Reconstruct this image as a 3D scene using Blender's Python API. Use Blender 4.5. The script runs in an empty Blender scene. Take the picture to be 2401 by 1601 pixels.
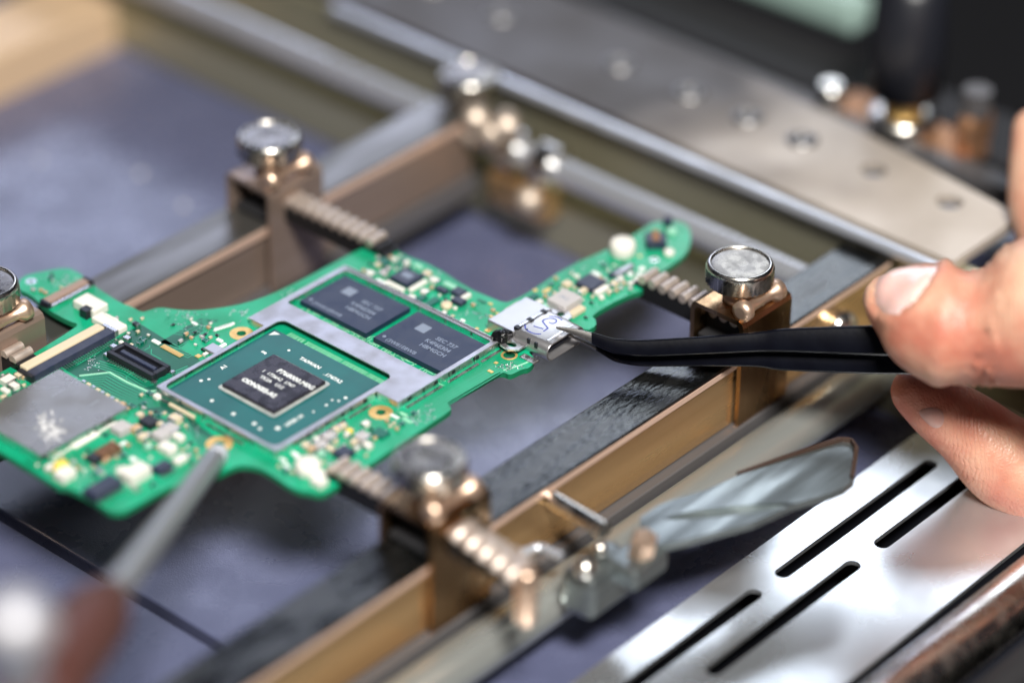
import bpy, bmesh, math, random
from mathutils import Vector, Matrix, geometry
from mathutils.bvhtree import BVHTree
random.seed(7)
S = 0.001                                   # the script counts in millimetres, the scene in metres
scn = bpy.context.scene
col = scn.collection

# ------------------------------------------------------------------ camera
FPX, CX, CY = 7560.65, 1200.5, 800.5        # focal length and centre in photograph pixels (2401 wide)
PITCH, YAW, ROLL, DIST, OX, OY = 0.57669, 0.71708, 0.011454, 497.904, -36.658, -7.542
hd = Vector((-math.sin(YAW), math.cos(YAW), 0)); rt = Vector((math.cos(YAW), math.sin(YAW), 0)); zz = Vector((0, 0, 1))
FW = hd*math.cos(PITCH) - zz*math.sin(PITCH); UP = hd*math.sin(PITCH) + zz*math.cos(PITCH)
RT = rt*math.cos(ROLL) + UP*math.sin(ROLL); UP = UP*math.cos(ROLL) - rt*math.sin(ROLL)
CAM = -FW*DIST - RT*OX - UP*OY
cd = bpy.data.cameras.new('camera'); cam = bpy.data.objects.new('camera', cd); col.objects.link(cam)
cd.sensor_width = 36; cd.lens = 36*FPX/2401; cd.clip_start = 0.01; cd.clip_end = 50
m = Matrix((RT, UP, -FW)).transposed().to_4x4(); m.translation = CAM*S
cam.matrix_world = m
cd.dof.use_dof = True; cd.dof.focus_distance = 0.505; cd.dof.aperture_fstop = 5.0
scn.camera = cam

def at(px, py, z):
    d = FW + RT*((px-CX)/FPX) - UP*((py-CY)/FPX)
    return CAM + d*((z-CAM.z)/d.z)
def atd(px, py, dep):
    return CAM + (FW + RT*((px-CX)/FPX) - UP*((py-CY)/FPX))*dep

# ------------------------------------------------------------------ world and lamps
w = bpy.data.worlds.new('World'); scn.world = w; w.use_nodes = True
bg = w.node_tree.nodes['Background']; bg.inputs[0].default_value = (0.40, 0.46, 0.68, 1); bg.inputs[1].default_value = 0.03

def area(name, pos, target, sx, sy, power, color):
    l = bpy.data.lights.new(name, 'AREA'); l.shape = 'RECTANGLE'; l.size = sx; l.size_y = sy
    l.energy = power; l.color = color
    o = bpy.data.objects.new(name, l); col.objects.link(o)
    o.location = Vector(pos)
    o.rotation_euler = (Vector(target)-Vector(pos)).to_track_quat('-Z', 'Y').to_euler()
    return o
area('bench_lamp', (0.45, -0.29, 0.72), (0.03, 0.04, 0), 0.22, 0.18, 17.5, (1.0, 0.965, 0.91))
area('panel_reflect_light', (-0.76, 1.28, 0.98), (0.05, 0.07, 0), 0.32, 0.66, 3.4, (0.84, 0.91, 1.0))  # unseen light added to lay bright reflections on panel and lever
area('tile_reflect_light', (-1.46, 1.20, 0.84), (-0.04, 0.03, 0), 0.90, 0.40, 6.0, (0.68, 0.75, 1.0))  # unseen bluish light added for the sheen on the far tiles
vs = scn.view_settings; vs.view_transform = 'Standard'; vs.look = 'None'; vs.gamma = 1; vs.exposure = -0.06
vs.use_curve_mapping = False

# ------------------------------------------------------------------ materials
def mat(name, c, rough=.5, metal=0., c2=None, nscale=300, rvar=0., bump=0., bscale=None, spec=.5, stretch=None,
        coat=0., sss=0., detail=4., lo=.38, hi=.64):
    M = bpy.data.materials.new(name); M.use_nodes = True
    nt = M.node_tree; b = nt.nodes['Principled BSDF']
    b.inputs['Base Color'].default_value = (*c, 1); b.inputs['Roughness'].default_value = rough
    b.inputs['Metallic'].default_value = metal; b.inputs['Specular IOR Level'].default_value = spec
    b.inputs['Coat Weight'].default_value = coat; b.inputs['Coat Roughness'].default_value = .12
    if sss:
        b.inputs['Subsurface Weight'].default_value = sss; b.inputs['Subsurface Radius'].default_value = (1, .35, .2)
        b.inputs['Subsurface Scale'].default_value = .003
    tc = nt.nodes.new('ShaderNodeTexCoord'); mp = nt.nodes.new('ShaderNodeMapping')
    nt.links.new(tc.outputs['Object'], mp.inputs[0])
    if stretch: mp.inputs['Scale'].default_value = stretch
    if c2 or rvar:
        n = nt.nodes.new('ShaderNodeTexNoise'); n.inputs['Scale'].default_value = nscale; n.inputs['Detail'].default_value = detail
        nt.links.new(mp.outputs[0], n.inputs['Vector'])
        mr = nt.nodes.new('ShaderNodeMapRange'); mr.inputs[1].default_value = lo; mr.inputs[2].default_value = hi
        nt.links.new(n.outputs['Fac'], mr.inputs[0])
        if c2:
            mx = nt.nodes.new('ShaderNodeMix'); mx.data_type = 'RGBA'
            mx.inputs[6].default_value = (*c, 1); mx.inputs[7].default_value = (*c2, 1)
            nt.links.new(mr.outputs[0], mx.inputs[0]); nt.links.new(mx.outputs[2], b.inputs['Base Color'])
        if rvar:
            m2 = nt.nodes.new('ShaderNodeMapRange'); m2.inputs[3].default_value = max(.03, rough-rvar); m2.inputs[4].default_value = min(1, rough+rvar)
            nt.links.new(mr.outputs[0], m2.inputs[0]); nt.links.new(m2.outputs[0], b.inputs['Roughness'])
    if bump:
        n2 = nt.nodes.new('ShaderNodeTexNoise'); n2.inputs['Scale'].default_value = bscale or nscale*4; n2.inputs['Detail'].default_value = 3
        nt.links.new(mp.outputs[0], n2.inputs['Vector'])
        bp = nt.nodes.new('ShaderNodeBump'); bp.inputs['Strength'].default_value = bump; bp.inputs['Distance'].default_value = .0004
        nt.links.new(n2.outputs['Fac'], bp.inputs['Height']); nt.links.new(bp.outputs[0], b.inputs['Normal'])
    return M
MT = {}
def dm(k, *a, **kw): MT[k] = mat(k, *a, **kw)
dm('mask', (.001, .25, .118), .38, c2=(.005, .345, .182), nscale=130, bump=.08, bscale=1600, coat=.2)
dm('mask_dark', (.0, .070, .040), .36, c2=(.001, .10, .058), nscale=200, coat=.2)
dm('mask_edge', (.002, .16, .07), .6)
dm('trace', (.012, .30, .16), .38)
dm('trace_pale', (.30, .66, .44), .4)
dm('gold', (.86, .58, .22), .38, .65, c2=(.76, .48, .17), nscale=900)
dm('tin', (.78, .78, .78), .33, 1., rvar=.1, nscale=900)
dm('silk', (.80, .83, .82), .6)
dm('package', (.0, .082, .082), .34, c2=(.0, .105, .103), nscale=120, coat=.1)
dm('die', (.014, .013, .020), .28, c2=(.022, .018, .03), nscale=500, rvar=.08)
dm('underfill', (.42, .44, .42), .35, c2=(.30, .33, .33), nscale=700)
dm('memory', (.008, .015, .042), .40, c2=(.012, .021, .055), nscale=400, rvar=.06, bump=.06, bscale=6000)
dm('laser', (.20, .24, .32), .6)
dm('shield', (.52, .52, .58), .42, .75, c2=(.44, .44, .49), nscale=260, rvar=.1, bump=.04)
dm('can', (.42, .41, .39), .34, .85, c2=(.33, .32, .30), nscale=140, rvar=.08, bump=.03, bscale=900)
dm('residue', (.70, .70, .70), .8, c2=(.42, .42, .41), nscale=900)
dm('black', (.010, .011, .016), .42)
dm('navy', (.016, .022, .05), .4, c2=(.03, .035, .06), nscale=700)
dm('cream', (.60, .51, .36), .45)
dm('white', (.70, .68, .62), .42)
dm('grey_cap', (.44, .42, .42), .5)
dm('tan_cap', (.52, .35, .20), .5)
dm('yellow', (.80, .60, .10), .4)
dm('mint', (.30, .60, .45), .5)
dm('darkgreen', (.0, .10, .07), .4)
dm('taupe', (.30, .21, .17), .5)
dm('rim_reflect', (.060, .034, .024), .5, .3)  # brown reflection at the lever tip, put into the rim's colour
dm('copper', (.50, .27, .15), .5, .85)
dm('port', (.62, .61, .62), .34, .9, c2=(.58, .57, .585), nscale=200)
dm('ink', (.04, .06, .36), .6)
dm('flux', (.006, .006, .007), .25, bump=.6, bscale=1500)
dm('brass', (.78, .52, .27), .29, .88, c2=(.56, .345, .165), nscale=110, rvar=.09, stretch=(1, .06, 1), detail=7, bump=.06, bscale=900)
dm('railtop', (.050, .053, .055), .32, .95, c2=(.17, .17, .165), nscale=260, rvar=.15, detail=9, bump=.25, bscale=1500, stretch=(1, .35, 1), lo=.40, hi=.78)
dm('bronze', (.46, .295, .165), .25, 1., c2=(.30, .185, .095), nscale=220, rvar=.1, stretch=(1, 1, .2), detail=6)
dm('railside', (.40, .305, .255), .38, .65, c2=(.30, .222, .18), nscale=110, rvar=.1, stretch=(1, .08, 1), detail=6)
dm('railgrey', (.24, .23, .215), .38, .85, c2=(.17, .165, .155), nscale=160, rvar=.1, stretch=(1, .15, 1), detail=6)
dm('nickel', (.66, .63, .58), .27, 1., rvar=.07, nscale=350)
dm('bolt', (.56, .47, .39), .5, .9)
dm('screw', (.30, .29, .285), .42, .9)
dm('knobtop', (.20, .185, .165), .28, 1., c2=(.27, .25, .225), nscale=600, rvar=.10, detail=8, bump=.04, bscale=900)
dm('lip', (.74, .52, .41), .38, .45)
dm('rose', (.78, .56, .42), .38, .9, rvar=.06)
dm('rack', (.72, .62, .55), .46, .8, rvar=.06)
dm('rackside', (.012, .012, .014), .5, .3)
dm('olive', (.42, .40, .285), .40, .65, c2=(.27, .257, .18), nscale=60, rvar=.1, stretch=(.08, 1, 1), detail=6)
dm('rod', (.64, .66, .72), .32, .7, c2=(.54, .56, .61), nscale=60, rvar=.06)
dm('zinc', (.58, .60, .57), .34, .75, c2=(.45, .475, .45), nscale=140, rvar=.1, stretch=(1, .12, 1), detail=7)
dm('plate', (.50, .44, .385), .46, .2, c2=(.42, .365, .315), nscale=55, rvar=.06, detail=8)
dm('panel', (.68, .71, .75), .28, .88, c2=(.62, .65, .69), nscale=60, rvar=.05, detail=8)
dm('darkmetal', (.020, .020, .022), .6, .0, spec=.25)
dm('greybar', (.12, .115, .12), .45, .4)
dm('tile', (.100, .110, .190), .29, spec=1.0, c2=(.080, .089, .160), nscale=110, bump=.16, bscale=4200, rvar=.06, detail=8)
dm('bench', (.010, .010, .011), .9, spec=.05)
dm('tweezer', (.002, .0022, .0045), .19, c2=(.003, .0035, .0065), nscale=300, bump=.03, bscale=1500, spec=.4)
dm('steel', (.62, .60, .57), .25, 1.)
dm('probe', (.44, .46, .49), .38, .7)
dm('probetip', (.72, .74, .82), .3)
dm('violet', (.10, .07, .55), .4)
dm('collar', (.085, .032, .026), .5)
dm('nail', (.82, .52, .47), .24, c2=(.86, .62, .58), nscale=110, sss=.4, coat=.3)
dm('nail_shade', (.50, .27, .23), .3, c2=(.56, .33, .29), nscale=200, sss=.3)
dm('teal_bar', (.30, .42, .38), .4)
dm('satin', (.50, .50, .54), .55, .6)
dm('leversteel', (.30, .33, .335), .40, .9, c2=(.17, .195, .20), nscale=240, rvar=.12, stretch=(1, .12, 1), detail=7, bump=.1, bscale=1200)
dm('tan', (.70, .50, .32), .5, .3)

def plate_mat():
    # shade put into the colour: tan at its open end, dark towards the other
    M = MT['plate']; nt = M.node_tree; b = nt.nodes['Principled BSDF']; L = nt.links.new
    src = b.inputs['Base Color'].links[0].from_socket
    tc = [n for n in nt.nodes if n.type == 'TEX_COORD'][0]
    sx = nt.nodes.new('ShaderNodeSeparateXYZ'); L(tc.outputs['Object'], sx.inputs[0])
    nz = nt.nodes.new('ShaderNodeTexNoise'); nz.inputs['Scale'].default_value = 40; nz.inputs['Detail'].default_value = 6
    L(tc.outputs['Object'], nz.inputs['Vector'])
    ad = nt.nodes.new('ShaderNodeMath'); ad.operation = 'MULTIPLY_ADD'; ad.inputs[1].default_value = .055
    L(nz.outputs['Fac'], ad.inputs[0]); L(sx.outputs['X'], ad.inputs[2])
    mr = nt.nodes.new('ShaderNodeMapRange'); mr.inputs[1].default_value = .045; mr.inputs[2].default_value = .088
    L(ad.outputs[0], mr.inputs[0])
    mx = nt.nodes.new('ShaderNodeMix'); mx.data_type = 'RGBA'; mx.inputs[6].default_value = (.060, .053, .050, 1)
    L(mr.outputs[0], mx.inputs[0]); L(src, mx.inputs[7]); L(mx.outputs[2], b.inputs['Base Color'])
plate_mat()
def skin_mat():
    M = mat('skin', (.68, .41, .285), .40, c2=(.52, .185, .125), nscale=85, sss=.25, detail=4)
    nt = M.node_tree; b = nt.nodes['Principled BSDF']; L = nt.links.new
    tc = [n for n in nt.nodes if n.type == 'TEX_COORD'][0]
    def math_(op, a=None, v1=None, v2=None, b_=None):
        n = nt.nodes.new('ShaderNodeMath'); n.operation = op
        if a is not None: L(a, n.inputs[0])
        if b_ is not None: L(b_, n.inputs[1])
        if v1 is not None: n.inputs[1].default_value = v1
        if v2 is not None: n.inputs[2].default_value = v2
        return n.outputs[0]
    v = nt.nodes.new('ShaderNodeTexVoronoi'); v.inputs['Scale'].default_value = 1500; v.feature = 'DISTANCE_TO_EDGE'
    n = nt.nodes.new('ShaderNodeTexNoise'); n.inputs['Scale'].default_value = 500; n.inputs['Detail'].default_value = 8
    L(tc.outputs['Object'], v.inputs['Vector']); L(tc.outputs['Object'], n.inputs['Vector'])
    dt = nt.nodes.new('ShaderNodeVectorMath'); dt.operation = 'DOT_PRODUCT'; dt.inputs[1].default_value = tuple(RT)
    L(tc.outputs['Object'], dt.inputs[0])
    nz = nt.nodes.new('ShaderNodeTexNoise'); nz.inputs['Scale'].default_value = 160; nz.inputs['Detail'].default_value = 3
    L(tc.outputs['Object'], nz.inputs['Vector'])
    wob = math_('MULTIPLY_ADD', nz.outputs['Fac'], .004, -.002)
    t = math_('ADD', dt.outputs['Value'], b_=wob)
    wave = math_('SINE', math_('MULTIPLY', t, 4200.0))
    wave = math_('POWER', math_('ABSOLUTE', wave), .5)
    off = math_('ABSOLUTE', math_('ADD', dt.outputs['Value'], -.0092))
    mk = nt.nodes.new('ShaderNodeMapRange'); mk.inputs[1].default_value = .001; mk.inputs[2].default_value = .006; mk.inputs[3].default_value = 1; mk.inputs[4].default_value = .12
    L(off, mk.inputs[0])
    cr = math_('MULTIPLY', wave, b_=mk.outputs[0])
    h = math_('ADD', math_('MULTIPLY', v.outputs['Distance'], .4), b_=math_('MULTIPLY', n.outputs['Fac'], .9))
    h = math_('ADD', h, b_=math_('MULTIPLY', cr, .28))
    bp = nt.nodes.new('ShaderNodeBump'); bp.inputs['Strength'].default_value = .55; bp.inputs['Distance'].default_value = .0005
    L(h, bp.inputs['Height']); L(bp.outputs[0], b.inputs['Normal'])
    return M
MT['skin'] = skin_mat()

# ------------------------------------------------------------------ mesh helpers (all coordinates in mm)
tmp_scene = bpy.data.scenes.new('tmp'); TVL = tmp_scene.view_layers[0]
def evaluated(ob):
    tmp_scene.collection.objects.link(ob); TVL.update(); dg = TVL.depsgraph; dg.update()
    me = bpy.data.meshes.new_from_object(ob.evaluated_get(dg)); return me
class MB:
    def __init__(s): s.v = []; s.f = []; s.mi = []; s.sm = []
    def add(s, vs, fs, mi=0, smooth=False):
        o = len(s.v); s.v += [Vector(q) for q in vs]
        for f in fs: s.f.append([i+o for i in f]); s.mi.append(mi); s.sm.append(smooth)
        return s
    def box(s, c, d, rz=0, b=0., mi=0, R=None):
        bm = bmesh.new(); bmesh.ops.create_cube(bm, size=1)
        for q in bm.verts: q.co = Vector((q.co.x*d[0], q.co.y*d[1], q.co.z*d[2]))
        if b: bmesh.ops.bevel(bm, geom=bm.edges[:], offset=b, segments=2, profile=.5, affect='EDGES')
        R = R or Matrix.Rotation(rz, 3, 'Z')
        bm.verts.index_update()
        s.add([R @ q.co + Vector(c) for q in bm.verts], [[q.index for q in f.verts] for f in bm.faces], mi); bm.free(); return s
    def tube(s, pts, rad, n=16, mi=0, cap=True, smooth=True, sq=None):
        pts = [Vector(p) for p in pts]; rad = rad if isinstance(rad, (list, tuple)) else [rad]*len(pts)
        vs = []; ref = None
        for i, p in enumerate(pts):
            t = (pts[min(i+1, len(pts)-1)] - pts[max(i-1, 0)]).normalized()
            if ref is None: ref = t.orthogonal().normalized()
            a = (ref - t*ref.dot(t)).normalized(); ref = a; b = t.cross(a)
            for k in range(n):
                an = 2*math.pi*k/n; vs.append(p + (a*math.cos(an) + b*math.sin(an))*rad[i])
        fs = [[i*n+k, i*n+(k+1) % n, (i+1)*n+(k+1) % n, (i+1)*n+k] for i in range(len(pts)-1) for k in range(n)]
        s.add(vs, fs, mi, smooth)
        if cap:
            s.add(vs[:n], [list(range(n))[::-1]], mi); s.add(vs[-n:], [list(range(n))], mi)
        return s
    def lathe(s, prof, c=(0, 0, 0), n=40, mi=0, smooth=True, axis=None, knurl=None, cap=True):
        vs = []
        for j, (r, z) in enumerate(prof):
            for k in range(n):
                rr = r
                if knurl and j in knurl: rr = r*(1-.06*(k % 2))
                vs.append(Vector((rr*math.cos(2*math.pi*k/n), rr*math.sin(2*math.pi*k/n), z)))
        if axis is not None:
            q = Vector((0, 0, 1)).rotation_difference(Vector(axis).normalized()).to_matrix(); vs = [q @ v for v in vs]
        vs = [v+Vector(c) for v in vs]
        fs = [[j*n+k, j*n+(k+1) % n, (j+1)*n+(k+1) % n, (j+1)*n+k] for j in range(len(prof)-1) for k in range(n)]
        s.add(vs, fs, mi, smooth)
        if cap and prof[0][0] > 0: s.add(vs[:n], [list(range(n))[::-1]], mi)
        if cap and prof[-1][0] > 0: s.add(vs[-n:], [list(range(n))], mi)
        return s
    def plate(s, outer, holes, z0, z1, mi=0, mi_side=None):
        loops = [[Vector((p[0], p[1])) for p in l] for l in [outer]+list(holes)]
        V = []; E = []
        for l in loops:
            o = len(V); V += l; E += [(o+i, o+(i+1) % len(l)) for i in range(len(l))]
        co, ed, fa, *_ = geometry.delaunay_2d_cdt(V, E, [], 1, 1e-6)
        def inside(p, l):
            r = False
            for i in range(len(l)):
                a, b = l[i], l[i-1]
                if (a.y > p.y) != (b.y > p.y) and p.x < (b.x-a.x)*(p.y-a.y)/(b.y-a.y)+a.x: r = not r
            return r
        tr = []
        for f in fa:
            c = sum((co[i] for i in f), Vector((0, 0)))/len(f)
            if inside(c, loops[0]) and not any(inside(c, l) for l in loops[1:]):
                q = co[f[0]], co[f[1]], co[f[2]]
                if (q[1]-q[0]).cross(q[2]-q[0]) < 0: f = f[::-1]
                tr.append(f)
        s.add([(c.x, c.y, z1) for c in co], tr, mi)
        s.add([(c.x, c.y, z0) for c in co], [list(f)[::-1] for f in tr], mi)
        ms = mi if mi_side is None else mi_side
        for li, l in enumerate(loops):
            n = len(l); ar = sum(l[i].cross(l[(i+1) % n]) for i in range(n))
            if (ar < 0) != (li > 0): l = l[::-1]
            s.add([(p.x, p.y, z0) for p in l]+[(p.x, p.y, z1) for p in l], [[i, (i+1) % n, n+(i+1) % n, n+i] for i in range(n)], ms)
        return s
    def strip(s, pts, wd, z, mi=0):          # flat ribbon along a 2-D polyline
        P = [Vector((p[0], p[1])) for p in pts]; vs = []
        for i, p in enumerate(P):
            t = (P[min(i+1, len(P)-1)]-P[max(i-1, 0)])
            if t.length < 1e-6: t = Vector((1, 0))
            t.normalize(); nn = Vector((-t.y, t.x))*wd/2
            vs += [(p.x+nn.x, p.y+nn.y, z), (p.x-nn.x, p.y-nn.y, z)]
        return s.add(vs, [[2*i, 2*i+1, 2*i+3, 2*i+2] for i in range(len(P)-1)], mi)
    def mesh(s, name, mats, origin=(0, 0, 0)):
        me = bpy.data.meshes.new(name); o = Vector(origin)
        me.from_pydata([tuple((q-o)*S) for q in s.v], [], s.f)
        for k in mats: me.materials.append(MT[k])
        me.polygons.foreach_set('material_index', s.mi); me.polygons.foreach_set('use_smooth', s.sm); me.update()
        return me
def circ(x, y, r, n=20, a0=0): return [(x+r*math.cos(a0+2*math.pi*i/n), y+r*math.sin(a0+2*math.pi*i/n)) for i in range(n)]
def slot(x0, x1, y0, y1, n=8):
    r = (x1-x0)/2; c = (x0+x1)/2
    return [(c+r*math.cos(a), y0+r+r*math.sin(a)) for a in [math.pi+math.pi*i/n for i in range(n+1)]] + \
           [(c+r*math.cos(a), y1-r+r*math.sin(a)) for a in [math.pi*i/n for i in range(n+1)]]
def rrect(x0, y0, x1, y1, r, n=4):
    o = []
    for cx, cy, a in ((x1-r, y1-r, 0), (x0+r, y1-r, 90), (x0+r, y0+r, 180), (x1-r, y0+r, 270)):
        o += [(cx+r*math.cos(math.radians(a+90*i/n)), cy+r*math.sin(math.radians(a+90*i/n))) for i in range(n+1)]
    return o
class Thing:
    def __init__(s, name, label, cat, origin=(0, 0, 0), group=None, kind=None):
        s.o = bpy.data.objects.new(name, None); s.o.empty_display_size = .005; col.objects.link(s.o)
        s.org = Vector(origin); s.o.location = s.org*S
        s.o['label'] = label
        if cat: s.o['category'] = cat
        if group: s.o['group'] = group
        if kind: s.o['kind'] = kind
    def part(s, name, mb, mats, parent=None, label=None, kind=None):
        mats = [mats] if isinstance(mats, str) else mats
        o = bpy.data.objects.new(name, mb.mesh(name, mats, s.org)); col.objects.link(o); o.parent = parent or s.o
        if label: o['label'] = label
        if kind: o['kind'] = kind
        return o
    def inst(s, name, me, pos, rz=0, parent=None):
        o = bpy.data.objects.new(name, me); col.objects.link(o); o.parent = parent or s.o
        o.location = (Vector(pos)-s.org)*S; o.rotation_euler = (0, 0, rz)
        return o
def single(name, mb, mats, label, cat, origin, group=None, kind=None):
    mats = [mats] if isinstance(mats, str) else mats
    o = bpy.data.objects.new(name, mb.mesh(name, mats, origin)); col.objects.link(o); o.location = Vector(origin)*S
    if label: o['label'] = label
    if cat: o['category'] = cat
    if group: o['group'] = group
    if kind: o['kind'] = kind
    return o
def text_mb(mb, body, pos, size, z, rz=0, bold=.0):
    cu = bpy.data.curves.new('lettering', 'FONT'); cu.body = body; cu.size = 1; cu.offset = bold; cu.resolution_u = 2
    ob = bpy.data.objects.new('lettering', cu); me = evaluated(ob)
    R = Matrix.Rotation(rz, 3, 'Z'); xs = [v.co.x for v in me.vertices]
    mb.add([R @ (Vector((v.co.x, v.co.y, 0))*size) + Vector((pos[0], pos[1], z)) for v in me.vertices], [list(p.vertices) for p in me.polygons])
    bpy.data.meshes.remove(me); bpy.data.objects.remove(ob); bpy.data.curves.remove(cu)
    return (max(xs)*size if xs else 0)

# ================================================================== THE SETTING
single('bench', MB().box((0, 60, -66), (1600, 1600, 4)), 'bench', None, None, (0, 60, -68), kind='structure')
TZ = -26
bed = Thing('heater_bed', 'slate grey ceramic heater tiles lying below the circuit board', 'heater', (-40, 40, -64))
bed.part('tray', MB().box((-60, 40, -48.1), (330, 300, 34)), 'darkmetal')
tile_cols = [(-224, -150), (-149, 61)]
for (x0, x1) in tile_cols:
    for (y0, y1) in ((-120, -28.6), (-26.7, 186)):
        bed.part('heater_tile', MB().box(((x0+x1)/2, (y0+y1)/2, TZ-2.4), (x1-x0-1.0, y1-y0, 4.8), b=.35), 'tile')
# specks of dust on the tile
for q, rr in (((330, 405), .55), ((95, 375), .4), ((430, 480), .5)):
    p = at(*q, TZ+.3)
    bed.part('dust_speck', MB().lathe([(rr, -.3), (rr*.8, .1), (0, .3)], c=p, n=10), 'white')

# ================================================================== RAILS AND CROSS BEAM
def rail(label, x0, x1, y0, y1, side, top='railtop', lip=.16):
    t = Thing('support_rail', label, 'rail', ((x0+x1)/2, (y0+y1)/2, -16), group='rails carrying the clamps')
    L = y1-y0; cy = (y0+y1)/2
    t.part('rail_body', MB().box(((x0+x1)/2, cy, -9.1), (x1-x0, L, 11.0), b=.35), side)
    t.part('rail_top', MB().box(((x0+x1)/2, cy, -3.05), (x1-x0+.5, L+.3, 1.1), b=.3), top)
    t.part('rail_lip', MB().box((x1+.25+lip/2, cy, -3.2-lip), (lip, L, .7+lip*2), b=.05), 'lip')
    t.part('rail_foot', MB().box(((x0+x1)/2+.75, cy, -16.6), (x1-x0+1.9, L, 3.8), b=.25), 'greybar')
    return t
fr_rail = rail('brass edged front rail running under the tweezers', 36.7, 45.3, -75, 99, 'brass')
fr_rail.part('end_bolt', MB().lathe([(2.9, -1.5), (2.9, 1.0), (2.0, 1.9), (0, 2.1)], c=(46.6, 84.5, -8.5), n=24, axis=(1, -.2, .35)), 'nickel')
rail('taupe back rail running behind the circuit board', -48.2, -39.2, -75, 89, 'railside', 'railgrey', .35)

beam = Thing('cross_beam', 'blurred olive grey beam crossing behind both rails', 'beam', (-50, 104, -60))
beam.part('bar', MB().box((-50, 96.5, -20.9), (330, 7, 9.8), b=.6), 'olive')
beam.part('wall', MB().box((-50, 103, -13.5), (330, 5, 24), b=.5), 'olive')
beam.part('lit_edge', MB().box((-14, 99.3, -.7), (140, 2.4, 1.8), b=.7), 'rod')
gr = Thing('guide_rod', 'polished round guide rod along the olive beam', 'rod', (-60, 91.3, -11))
gr.part('shaft', MB().tube([(-215, 91.4, -7.6), (44, 91.0, -7.6)], 2.5, 20), 'rod')
for x in (-22.5, -30.5):
    gr.part('collar', MB().tube([(x-2, 91.3, -7.6), (x+2, 91.3, -7.6)], 4.2, 20), 'nickel')
gr.part('stop_block', MB().box((-28, 90.4, -15.2), (14, 4.6, 6.4), b=.8), 'brass')
for p in ((-24, 87.2, -13.5), (-38, 87.4, -5.0), (-33, 87.0, -3.0)):
    gr.part('bolt_head', MB().lathe([(2.4, -1.2), (2.4, .6), (1.7, 1.3), (0, 1.5)], c=p, n=20, axis=(.5, -.6, .6)), 'bolt')

pl = Thing('perforated_plate', 'brownish grey metal plate with a row of holes and screws', 'plate', (-30, 115, -2))
pout = [(-190, 101.8), (56, 101.8), (56, 121.5), (18, 127.5), (-15, 130.5), (-190, 134)]
hx = [28.4, 44.3]
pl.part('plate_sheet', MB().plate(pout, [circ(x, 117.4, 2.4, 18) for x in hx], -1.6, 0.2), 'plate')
pl.part('flange', MB().add([(56, 121.6, .2), (18, 127.6, .2), (-15, 130.6, .2), (-190, 134.1, .2), (56, 123.6, -5), (18, 129.8, -5), (-15, 133, -5), (-190, 136.4, -5)],
        [[0, 1, 5, 4], [1, 2, 6, 5], [2, 3, 7, 6]]), 'greybar')
for x in (13.0, .9, -12.3, -28.5, -57.5, -75):
    sc = pl.part('screw', MB().lathe([(3.0, .15), (2.9, .45), (2.3, .75), (1.4, .8), (1.3, .3), (0, .3)], c=(x, 117.4, 0), n=22, cap=False), 'screw')
single('frame_bar', MB().box((14, 139, -8), (150, 5, 4), b=.6), 'greybar', 'dark grey bar behind the plate with holes', 'bar', (14, 139, -10))
single('frame_bar', MB().box((0, 158, -12), (260, 16, 4), b=.6), 'darkmetal', 'wide black bar at the far right edge', 'bar', (0, 158, -14))
single('light_bar', MB().box((-42, 169, -3.5), (62, 7, 7), b=1.5), 'teal_bar', 'pale green blurred bar at the top right', 'bar', (-42, 169, -7))
single('frame_rail', MB().box((-147, 40, -22), (17, 150, 12), b=.8), 'tan', 'tan blurred side bar in the far left corner', 'rail', (-147, 40, -28))

# end thumb screw on the back rail
def knob_mb(mb, c, r=5.5, h=3.6, mi=0, top=1):
    x, y, z = c        # z is the top of the knob
    mb.lathe([(r*.92, z-h), (r, z-h+.3), (r, z-.9), (r*.985, z-.75), (r*.93, z-.1), (r*.88, z), (r*.85, z-.05), (r*.84, z-.35)], c=(x, y, 0), n=72, mi=mi, knurl=(1, 2), cap=False)
    mb.lathe([(.5, z-h+.02), (r*.92, z-h)], c=(x, y, 0), n=72, mi=mi, cap=False)
    return mb
ts = Thing('thumb_screw', 'blurred knurled thumb screw at the far end of the back rail', 'screw', (-43, 92, -3))
ts.part('knob_head', knob_mb(MB(), (-43, 92.5, 3.2)), 'nickel')
ts.part('cap', MB().lathe([(4.66, 2.87), (4.3, 2.95), (0, 2.85)], c=(-43, 92.5, 0), n=32, cap=False), 'knobtop')
ts.part('stem', MB().lathe([(1.6, -2.4), (1.6, -.4)], c=(-43, 92.5, 0), n=16), 'rose')
ts.part('washer', MB().lathe([(3.4, -2.7), (3.4, -2.0), (1.6, -1.9)], c=(-43, 92.5, 0), n=24), 'rose')
for p in ((-36.5, 87.0, -1.0), (-31, 89.0, -1.2)):
    ts.part('bolt_head', MB().lathe([(2.6, -1.2), (2.6, .8), (1.7, 1.6), (0, 1.8)], c=p, n=20, axis=(.4, -.4, .8)), 'bolt')

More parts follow.
